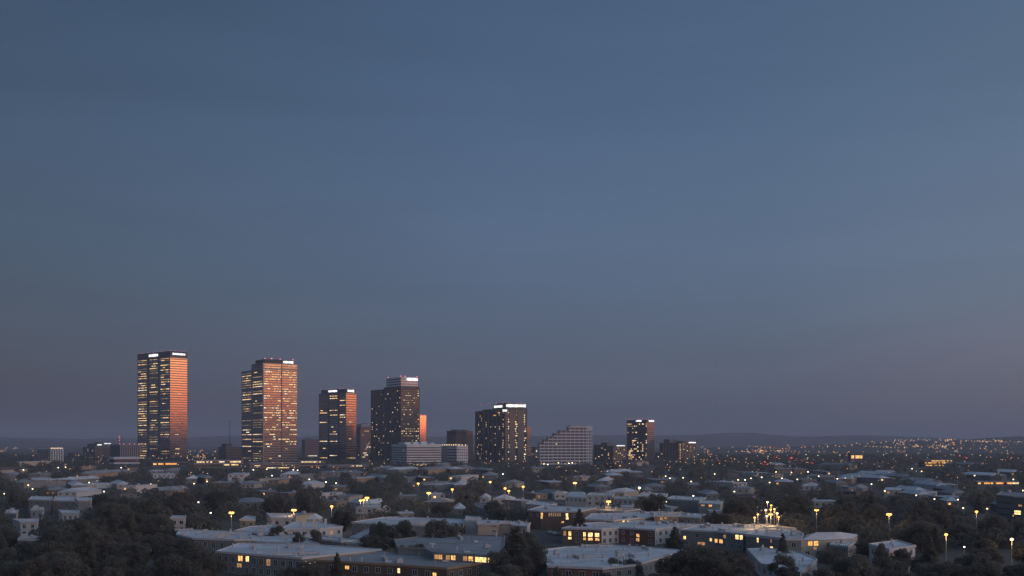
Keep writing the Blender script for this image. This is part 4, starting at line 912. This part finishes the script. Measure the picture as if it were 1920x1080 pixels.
BIG = [(434, 962, 'double', 'double-headed orange lamp on a tall mast behind the long left block'), (551, 957, 'double', 'orange lamp mast above the pale roof with chimneys'), (622, 950, 'single', 'orange lamp mast between the tent-like roof and the lamp trio'),
       (676, 939, 'single', 'left lamp of the close trio of orange lamps'), (682, 938, 'single', 'middle lamp of the close trio of orange lamps'), (688, 934, 'double', 'upper right lamp of the close trio of orange lamps'), (784, 907, 'single', 'lamp on a tall pole left of the long pale roof below the granite tower'),
       (804, 925, 'double', 'wide bright orange lamp below the white banded office'), (848, 918, 'single', 'lamp right of the wide bright one, at the end of a white low wall'), (919, 904, 'single', 'lamp directly below the brown sign tower'), (947, 916, 'single', 'smaller lamp of the pair below the brown sign tower'),
       (954, 921, 'single', 'brighter lamp of the pair below the brown sign tower'), (981, 913, 'single', 'yellow lamp on a long pole left of the terraced building'), (1078, 906, 'double', 'strong round lamp below the terraced building'), (1141, 941, 'double', 'lamp mast among roofs right of centre'),
       (1199, 915, 'small', 'small lamp below the dark slab tower'), (1531, 957, 'double', 'double-headed yellow lamp on a tall mast right of the lamp cluster'), (1667, 965, 'double', 'yellow lamp alone in the dark wood at right'), (1831, 960, 'single', 'lamp on a long thin pole in the dark wood near the right edge'),
       (1774, 1003, 'single', 'lamp low in the dark wood at right, above a faint roof'), (1897, 1012, 'small', 'lowest lamp near the right edge of the picture'), (1415, 971, 'single', 'lowest left lamp of the lamp cluster'), (1421, 965, 'single', 'second lamp at the left of the lamp cluster'),
       (1460, 970, 'single', 'lamp at the right foot of the lamp cluster'), (1439, 942, 'small', 'topmost lamp of the lamp cluster'), (1446, 948, 'single', 'second lamp from the top of the lamp cluster'), (1452, 955, 'single', 'right middle lamp of the lamp cluster'), (1436, 957, 'small', 'left middle lamp of the lamp cluster'),
       (1445, 956, 'single', 'centre lamp of the lamp cluster'), (1445, 965, 'double', 'large lower lamp in the middle of the lamp cluster'), (1438, 968, 'small', 'small lower lamp inside the lamp cluster'), (1457, 963, 'small', 'small lamp at the right of the lamp cluster')]
for (px, py, kd, lab) in BIG: lamp_post(px, py, kd, lab, power=1800 if kd == 'double' else 1000)
SMALL = [(1020, 870, 0), (1027, 871, 0), (1067, 869, 0), (1073, 868, 0), (1047, 868, 0), (1212, 949, 'wide'), (1236, 957, 0), (1250, 941, 0), (283, 908, 0), (167, 905, 0), (137, 919, 0), (175, 890, 0), (44, 881, 0), (109, 877, 0), (123, 876, 0), (227, 877, 0), (8, 926, 0), (195, 922, 0), (364, 907, 0), (372, 942, 0), (395, 962, 0), (388, 903, 0), (334, 916, 0), (285, 1032, 0), (53, 910, 0), (61, 917, 0), (475, 881, 0), (500, 880, 0), (558, 882, 0), (550, 881, 0), (510, 892, 0), (580, 899, 0), (611, 904, 0), (630, 906, 0),
         (943, 889, 0), (1256, 897, 0), (1281, 896, 0), (1296, 903, 0), (1340, 889, 0), (1140, 883, 0), (1153, 884, 0), (1248, 893, 0), (1377, 922, 0), (1384, 900, 0), (1397, 900, 0), (1408, 897, 0), (1428, 895, 0), (1484, 886, 0), (1466, 897, 0), (1495, 899, 0), (1570, 898, 0), (1585, 897, 0), (1622, 896, 0), (1652, 894, 0), (1634, 908, 0), (1659, 921, 'wide'), (1718, 929, 0), (1752, 936, 0), (1796, 937, 0), (1806, 953, 0), (1851, 954, 0), (1808, 1026, 0), (1710, 879, 0), (1728, 884, 0), (1827, 892, 0), (1918, 920, 0), (1900, 899, 0), (1220, 876, 0), (640, 990, 0), (1455, 885, 0), (1443, 905, 0), (1515, 885, 0), (1535, 893, 0), (1300, 930, 0)]
for i, (px, py, k) in enumerate(sorted(SMALL)):
    zone = next(z for x, z in BELOW if px < x)
    j = seen.get(('lamp', zone), 0); seen[('lamp', zone)] = j + 1
    d = dist(py, 5.0) if py < 985 else dist(py, 3.0)
    lamp_post(px, py, random.choice(('white', 'small', 'small')) if not k else 'small', 'small point-like lamp %s, %s from the left' % (zone, nth(j)), d=d, group='small street lamps in the dark')

# ---------------------------------------------------------------- trees
def quads_mesh(name, cen, nrm, size, mats, midx=None):
    """many small leaf quads: centres, normals, half sizes"""
    n = len(cen); nrm = nrm / np.linalg.norm(nrm, axis=1, keepdims=True)
    ref = RNG.normal(size=(n, 3)); u = np.cross(nrm, ref); u /= np.linalg.norm(u, axis=1, keepdims=True) + 1e-9; w = np.cross(nrm, u)
    s = size[:, None]; asp = RNG.uniform(.5, .9, n)[:, None]
    v = np.stack([cen - u * s - w * s * asp * .3, cen + w * s * -asp, cen + u * s + w * s * asp * .2, cen + w * s * asp], 1).reshape(-1, 3)
    me = bpy.data.meshes.new(name); me.vertices.add(4 * n); me.vertices.foreach_set('co', v.astype(np.float32).ravel())
    me.loops.add(4 * n); me.loops.foreach_set('vertex_index', np.arange(4 * n, dtype=np.int32))
    me.polygons.add(n); me.polygons.foreach_set('loop_start', np.arange(0, 4 * n, 4, dtype=np.int32))
    try: me.polygons.foreach_set('loop_total', np.full(n, 4, dtype=np.int32))
    except Exception: pass
    for mt in mats: me.materials.append(M[mt])
    me.update(calc_edges=True); me.validate(); return me
def leaf_cloud(centres, radii, per, size):
    C = []; N = []; S = []
    for c, r_ in zip(centres, radii):
        dirs = RNG.normal(size=(per, 3)); dirs /= np.linalg.norm(dirs, axis=1, keepdims=True)
        rr = r_ * RNG.uniform(.45, 1.05, per)[:, None] ** .6
        C.append(c + dirs * rr * np.array([1, 1, .8])); N.append(dirs + RNG.normal(size=(per, 3)) * .7); S.append(RNG.uniform(.6, 1.25, per) * size)
    return np.concatenate(C), np.concatenate(N), np.concatenate(S)
def broadleaf(seed, h, w, nc=38, per=190, size=.25, low=.28):
    random.seed(seed); cs = []; rs = []
    for _ in range(nc):
        t = random.uniform(0, 2 * math.pi); z = random.uniform(-1, 1); q = math.sqrt(1 - z * z); k = random.uniform(.45, 1.0) ** .5
        lump = 1 + .22 * math.sin(3 * t + seed) + .15 * math.sin(5 * t + 2 * seed)
        cs.append((q * math.cos(t) * k * w * .40 * lump, q * math.sin(t) * k * w * .40 * lump, h * (low + (1 - low) * .5) + z * k * h * (1 - low) * .42)); rs.append(random.uniform(.10, .19) * w)
    me = quads_mesh('crown', *leaf_cloud(np.array(cs), rs, per, size), ['leaf' if seed % 2 else 'leaf_dark'])
    mb = MB().tube((0, 0, 0), (0.1, 0, h * .4), w * .035, w * .022, 7)
    for k in range(5):
        c = cs[k * 3]; mb.tube((0, 0, h * (.25 + .04 * k)), (c[0] * .8, c[1] * .8, c[2]), w * .016, w * .005, 5)
    return mb.mesh('trunk', 'bark'), me, h, w
def conifer(seed, h, w, per=80):
    random.seed(seed); cs = []; rs = []
    for k in range(30):
        z = .12 + .88 * (k / 30); rad = (1 - z) ** .8 * w * .42
        n = max(1, int(7 * (1 - z)) + 1)
        for j in range(n):
            t = random.uniform(0, 6.28); q = random.uniform(.55, 1.05)
            cs.append((rad * q * math.cos(t), rad * q * math.sin(t), z * h - .03 * h * q + random.uniform(-.2, .2))); rs.append(.06 * w + .11 * w * (1 - z))
    me = quads_mesh('crown', *leaf_cloud(np.array(cs), rs, per, .22), ['leaf_dark'])
    return MB().tube((0, 0, 0), (0, 0, h * .93), w * .03, w * .006, 7).mesh('trunk', 'bark'), me, h, w
PROTO = [broadleaf(1, 11, 10.5), broadleaf(2, 10, 11.5), broadleaf(3, 13, 10), broadleaf(5, 9, 8.5, 26), broadleaf(8, 12, 12, 44), conifer(11, 13, 7.5), conifer(14, 16, 8)]
random.seed(21)
def plant(k, x, y, s, label, group=None, sz=1.0, rz=None):
    tr, cr, h, w = PROTO[k]
    root = thing('tree' if k < 5 else 'conifer_tree', label, 'tree', (x, y, ground(x, y) - .05), random.uniform(0, 6.28) if rz is None else rz, group)
    root.scale = (s, s, s * sz)
    link('trunk', tr, root); link('crown', cr, root); return root
def big_tree(k, px, toppy, wpx, d, label, group=None):
    tr, cr, h, w = PROTO[k]; p = W(px, d); ht = CH - (toppy - HZ) * d / F - p.z; s = wpx * d / F / (w * .98)
    root = plant(k, p.x, p.y, s, label, group, sz=max(.4, ht / (h * s * 1.0)) * (1.0 if k >= 5 else 1.0)); PTREES.append((px - wpx / 2, toppy, px + wpx / 2, toppy + wpx))
PTREES = []; NT = 0
KEY = [(6, 968, 984, 96, 330, 'big dark pointed tree at bottom centre, taller than the roofs around it'), (1, 1006, 1020, 62, 318, 'shaggy side crown on the right of the big central tree'), (0, 940, 1030, 60, 322, 'lower left neighbour of the big central tree'),
       (6, 1266, 986, 46, 425, 'pointed conifer in front of the brick and grey blocks'), (4, 1318, 1024, 150, 300, 'large round dark tree at the bottom, right of centre'), (0, 1265, 1040, 70, 300, 'left shoulder tree of the large round one'), (1, 1372, 1034, 90, 305, 'right shoulder tree of the large round one'),
       (6, 1468, 998, 36, 372, 'upright conifer in front of the arched-edge block'), (2, 1470, 1040, 60, 315, 'drooping tree below the upright conifer'), (3, 1152, 1045, 36, 318, 'small tree at the front edge of the large vented roof, left one'), (1, 1182, 1047, 44, 316, 'small tree at the front edge of the large vented roof, right one'), (3, 1046, 1062, 24, 300, 'little shrub-like tree at the foot of the large vented roof'),
       (5, 632, 1034, 34, 325, 'narrow conifer in front of the near roofs, left of centre'), (4, 580, 1052, 50, 312, 'tree with small lights in its leaves below the near pale roof'), (0, 784, 1018, 42, 352, 'round tree on the left of the clerestory roof'), (3, 758, 1022, 34, 354, 'low tree left of the round one by the clerestory roof'),
       (2, 752, 975, 60, 395, 'tree in the dark row behind the grey roofs, left end'), (4, 826, 974, 70, 392, 'widest tree in the dark row behind the grey roofs'), (6, 866, 980, 30, 400, 'pointed tree at the right end of the dark row behind the grey roofs'), (1, 712, 978, 44, 405, 'tree in front of the long pale roof, left end'),
       (6, 1086, 952, 44, 470, 'dark pointed tree right of the balcony-lit block'), (4, 1224, 926, 54, 590, 'dark tree in front of the white house row'), (2, 1196, 936, 20, 580, 'thin tree left of the dark one by the white house row'), (3, 592, 992, 30, 395, 'low tree between the pale roof with chimneys and the dark-walled block'), (3, 560, 997, 26, 390, 'bush-like tree left of the low tree by the chimneys'),
       (4, 702, 1002, 60, 372, 'tree hiding the right side of the tent-like roof'), (3, 1652, 1018, 30, 322, 'tree in front of the half-hidden white house, left'), (0, 1692, 1026, 40, 325, 'tree in front of the half-hidden white house, right'), (1, 1620, 1012, 50, 375, 'tree left of the half-hidden white house'), (0, 1560, 1026, 60, 330, 'tree below the white hip-roofed block'),
       (2, 1600, 1040, 80, 310, 'tree at the bottom below the half-hidden house'), (4, 340, 1010, 90, 345, 'tree at the left end of the near estate'), (0, 380, 1030, 70, 330, 'tree below the long left block'), (1, 300, 1000, 80, 360, 'tree beside the long left block, further left'),
       (6, 1340, 955, 30, 520, 'pointed tree among roofs below the lamp cluster, left'), (4, 1350, 962, 60, 500, 'broad tree among roofs left of the lamp cluster'), (0, 640, 955, 50, 470, 'tree left of the trio of orange lamps'), (2, 520, 985, 40, 420, 'thin-leaved tree behind the screened roof')]
for (k, px, tp, w, d, lab) in KEY: big_tree(k, px, tp, w, d, lab); NT += 1
# the dark wood: individual trees nearest the camera
def hit(x0, y0, x1, y1, slack=.12):
    A = (x1 - x0) * (y1 - y0)
    for (a, b, c, d) in PROT:
        w = min(x1, c) - max(x0, a); h = min(y1, d) - max(y0, b)
        if w > 0 and h > 0 and w * h > (slack if (c - a) * (d - b) > 900 else .04) * min(A, (c - a) * (d - b)): return True
    return False
ZONES = ((330, 1010, 1090, 'dark tree in the lower left corner wood', 'wood at lower left'), (330, 940, 1010, 'dark tree among the houses at left', 'trees among the left houses'), (1540, 1010, 1090, 'dark tree between the nearest roofs', 'trees between the near roofs'),
         (1540, 940, 1010, 'dark tree behind the near roofs', 'trees behind the near roofs'), (1930, 1010, 1090, 'dark tree in the lower right corner wood', 'wood at lower right'), (1930, 930, 1010, 'dark tree in the wood right of the lamp cluster', 'wood at right'))
pts = []; WOOD = {}
def free(x, y, r_): return all((x - a) ** 2 + (y - b) ** 2 > (c * .8 + r_) ** 2 for a, b, c in FOOT)
tries = 0
while NT < 300 and tries < 30000:
    tries += 1
    d = 285 + 420 * random.random() ** 1.25; px = random.uniform(-20, 1940); x = (px - 960) / F * d
    k = random.choice((0, 0, 1, 1, 2, 3, 4, 5)); tr, cr, h, w = PROTO[k]; s = random.uniform(.75, 1.25)
    if 330 < px < 1560 and d < 520: s *= .7
    if not free(x, d, 2.0) or any((x - a) ** 2 + (d - b) ** 2 < (c + w * s * .33) ** 2 for a, b, c in pts): continue
    g = ground(x, d); rb = HZ + F * (CH - g) / d; rt = HZ + F * (CH - g - h * s) / d; hw = w * s * .5 * F / d
    if hit(px - hw * .9, rt, px + hw * .9, rb - (rb - rt) * .2): continue
    if rt > 1090: continue
    zone = next((z for z in ZONES if px < z[0] and z[1] <= (rb + rt) / 2 < z[2]), ZONES[1 if px < 330 else 3])
    WOOD.setdefault(zone[3], []).append((d, px, plant(k, x, d, s, zone[3], zone[4]))); pts.append((x, d, w * s * .33)); NT += 1
for base_, lst in WOOD.items():                       # rows from the camera outwards, then from the left
    lst.sort(key=lambda q: q[0]); per_ = 9; rows_ = [lst[i:i + per_] for i in range(0, len(lst), per_)]
    for r_, row in enumerate(rows_):
        for j, (d, px, o) in enumerate(sorted(row, key=lambda q: q[1])):
            o['label'] = '%s, %s row, %s from left' % (base_.replace('dark tree', 'pointed dark tree' if o.name.startswith('conifer') else 'dark tree'), 'front' if r_ == 0 else nth(r_), nth(j))
# every tree farther off, as one wood
def far_wood():
    C = []; S = []; n = 0; tries = 0; base = []
    while n < 5200 and tries < 60000:
        tries += 1
        d = 430 + 2200 * random.random() ** 1.5; px = random.uniform(-60, 1980); x = (px - 960) / F * d
        h = random.uniform(5.5, 11.5); w = h * random.uniform(.8, 1.15)
        if d < 640: h *= .8; w *= .8
        if d > 1250: h *= .75; w *= .8
        if not free(x, d, 1.5): continue
        g = ground(x, d); rb = HZ + F * (CH - g) / d; rt = HZ + F * (CH - g - h) / d; hw = w * .5 * F / d
        if hit(px - hw * .8, rt, px + hw * .8, rb - (rb - rt) * .3, .2): continue
        base.append((x, d, g, h, w)); n += 1
    B = np.array(base); per = 92
    t = RNG.uniform(0, 2 * math.pi, (n, per)); z = RNG.uniform(-.9, 1, (n, per)); q = np.sqrt(1 - z * z) * RNG.uniform(.55, 1.05, (n, per))
    q *= 1 + .25 * np.sin(3 * t + B[:, :1])
    cx = B[:, 0:1] + q * np.cos(t) * B[:, 4:5] * .5; cy = B[:, 1:2] + q * np.sin(t) * B[:, 4:5] * .5; cz = B[:, 2:3] + B[:, 3:4] * (.55 + .42 * z * RNG.uniform(.8, 1.05, (n, per)))
    cen = np.stack([cx, cy, cz], -1).reshape(-1, 3); nr = RNG.normal(size=cen.shape) + np.stack([q * np.cos(t), q * np.sin(t), z], -1).reshape(-1, 3) * 1.5
    size = (RNG.uniform(.065, .125, (n, per)) * B[:, 4:5]).ravel()
    me = quads_mesh('wood', cen, nr, size, ['far_leaf'])
    tag(link('woodland', me), 'dark mass of trees between the houses and towards the skyline', None, kind='stuff')
far_wood()

# ---------------------------------------------------------------- small lights of the distant city
def light_cloud(name, label, pts, mat):
    mb = MB()
    for (x, y, z, r_) in pts:
        i = len(mb.v); mb.v += [(x - r_, y, z), (x + r_, y, z), (x, y - r_, z), (x, y + r_, z), (x, y, z - r_), (x, y, z + r_)]
        for q in ((0, 2, 5), (2, 1, 5), (1, 3, 5), (3, 0, 5), (2, 0, 4), (1, 2, 4), (3, 1, 4), (0, 3, 4)): mb.f.append(tuple(i + k for k in q)); mb.m.append(0)
    tag(mb.build(name, mat), label, None, kind='stuff')
def city_points(n, x0, x1, d0, d1, pw=1.0, sz=(.35, .8)):
    o = []
    while len(o) < n:
        px = random.uniform(x0, x1); d = d0 + (d1 - d0) * random.random() ** pw; x = (px - 960) / F * d
        if not free(x, d, 1): continue
        if math.sin(px * .071 + 1.3) + math.sin(d * .0047 + px * .013) + math.sin(px * .19 + d * .0021) < .5 and random.random() > .12: continue      # districts and dark gaps
        o.append((x, d, ground(x, d) + random.uniform(4, 10), random.uniform(*sz) * d / F))
    return o
glow('city_warm', (1.0, .58, .26), 1.5); glow('city_white', (1.0, .84, .62), 1.4); glow('city_amber', (1.0, .38, .12), 1.8)
def mixture(x0, x1, d0, d1, n, pw=1.0, sz=(.35, .8)):
    a = city_points(int(n), x0, x1, d0, d1, pw, sz); random.shuffle(a); i, j = int(n * .42), int(n * .62); return a[:i], a[i:j], a[j:]
warm, white, amber = [], [], []
for (x0, x1, d0, d1, n, pw, sz) in ((1305, 1940, 1500, 5200, 150, 1.3, (.5, 1.05)), (1640, 1940, 2600, 5200, 60, 1.0, (.5, 1.0)), (1688, 1800, 3600, 4300, 70, 1.0, (.5, 1.1)), (1820, 1930, 3800, 5000, 36, 1.0, (.5, .9)), (1410, 1480, 2300, 3600, 40, 1.0, (.5, 1.0)),
                                  (350, 405, 1800, 3300, 36, 1.2, (.5, 1.0)), (0, 70, 1900, 4500, 20, 1.2, (.45, .8)), (60, 260, 1500, 2000, 20, 1.0, (.45, .8)), (400, 700, 1150, 1560, 40, 1.0, (.5, .95)), (700, 1010, 1200, 1600, 16, 1.0, (.45, .8)), (990, 1330, 1000, 1750, 54, 1.0, (.45, .9)), (1330, 1920, 1000, 1600, 50, 1.0, (.45, .9)), (20, 400, 800, 1500, 34, 1.0, (.45, .8)), (330, 390, 1080, 1180, 10, 1, (.45, .8))):
    a, b, c = mixture(x0, x1, d0, d1, n, pw, sz); warm += a; white += b; amber += c
for _ in range(32):                                   # lit streets of the plain
    px = random.choice((random.uniform(1320, 1920), random.uniform(1320, 1920), random.uniform(1320, 1920), random.uniform(20, 420))); d = random.uniform(1300, 4400) if px > 1300 else random.uniform(1250, 3000); x = (px - 960) / F * d
    an = random.choice((.15, .2, 1.7, 1.75, 1.65)); L = random.uniform(120, 420); n = int(L / random.uniform(28, 55)); tgt = random.choice((warm, warm, amber, amber, white)); r_ = random.uniform(.5, .95)
    for k in range(n):
        t = k * L / n + random.uniform(-3, 3); xx, yy = x + math.cos(an) * t, d + math.sin(an) * t
        if free(xx, yy, 1): tgt.append((xx, yy, ground(xx, yy) + 7.5, r_ * random.uniform(.7, 1.2) * yy / F))
# lights sprinkled in the street of the lamp cluster
for _ in range(60):
    px = random.gauss(1443, 9); d = dist(random.uniform(963, 984), 1.0); x = (px - 960) / F * d; warm.append((x, d, ground(x, d) + random.uniform(2.5, 6), random.uniform(.3, .7) * d / F))
for _ in range(26):
    px = random.uniform(568, 594); d = 309; warm.append(((px - 960) / F * d, d, CH - (random.uniform(1049, 1078) - HZ) * d / F, random.uniform(.5, 1.1) * d / F))
light_cloud('city_lights_warm', 'tiny warm lights scattered over the distant plain and hillside', warm, 'city_warm')
light_cloud('city_lights_white', 'tiny white lights scattered over the distant plain and hillside', white, 'city_white')
light_cloud('city_lights_amber', 'tiny amber lights scattered over the distant plain and hillside', amber, 'city_amber')
red = []
for (p0, p1, n, j) in (((1480, 862), (1524, 868), 26, .6), ((1796, 854), (1822, 861), 16, .6), ((1420, 868), (1470, 874), 14, 3), ((1440, 858), (1490, 860), 10, 1.5), ((1585, 852), (1620, 856), 8, 1)):
    for _ in range(n):
        t = random.random(); px = p0[0] + (p1[0] - p0[0]) * t; py = p0[1] + (p1[1] - p0[1]) * t + random.gauss(0, j * .5)
        lo, hi = 900.0, 4200.0
        for _b in range(30):
            md = (lo + hi) / 2; xx = (px - 960) / F * md
            if HZ + F * (CH - ground(xx, md) - 3) / md > py: lo = md
            else: hi = md
        red.append(((px - 960) / F * md, md, CH - (py - HZ) * md / F, random.uniform(.5, .9) * md / F))
light_cloud('traffic_lights_red', 'red tail lights of traffic on far streets at right', red, 'tail_red')

# ---------------------------------------------------------------- evening haze
def haze():
    o = MB().box(-16450, 16450, -14950, 16450, -4, 228).build('haze', [])
    m = bpy.data.materials.new('haze'); m.use_nodes = True; t = m.node_tree; t.nodes.clear()
    ou = t.nodes.new('ShaderNodeOutputMaterial'); v = t.nodes.new('ShaderNodeVolumePrincipled')
    v.inputs['Color'].default_value = (.60, .72, .92, 1); v.inputs['Density'].default_value = 1.15e-4; v.inputs['Anisotropy'].default_value = 0.0
    t.links.new(v.outputs[0], ou.inputs['Volume']); o.data.materials.clear(); o.data.materials.append(m)
    tag(o, 'thin blue evening haze over the city', None, kind='stuff')
haze()
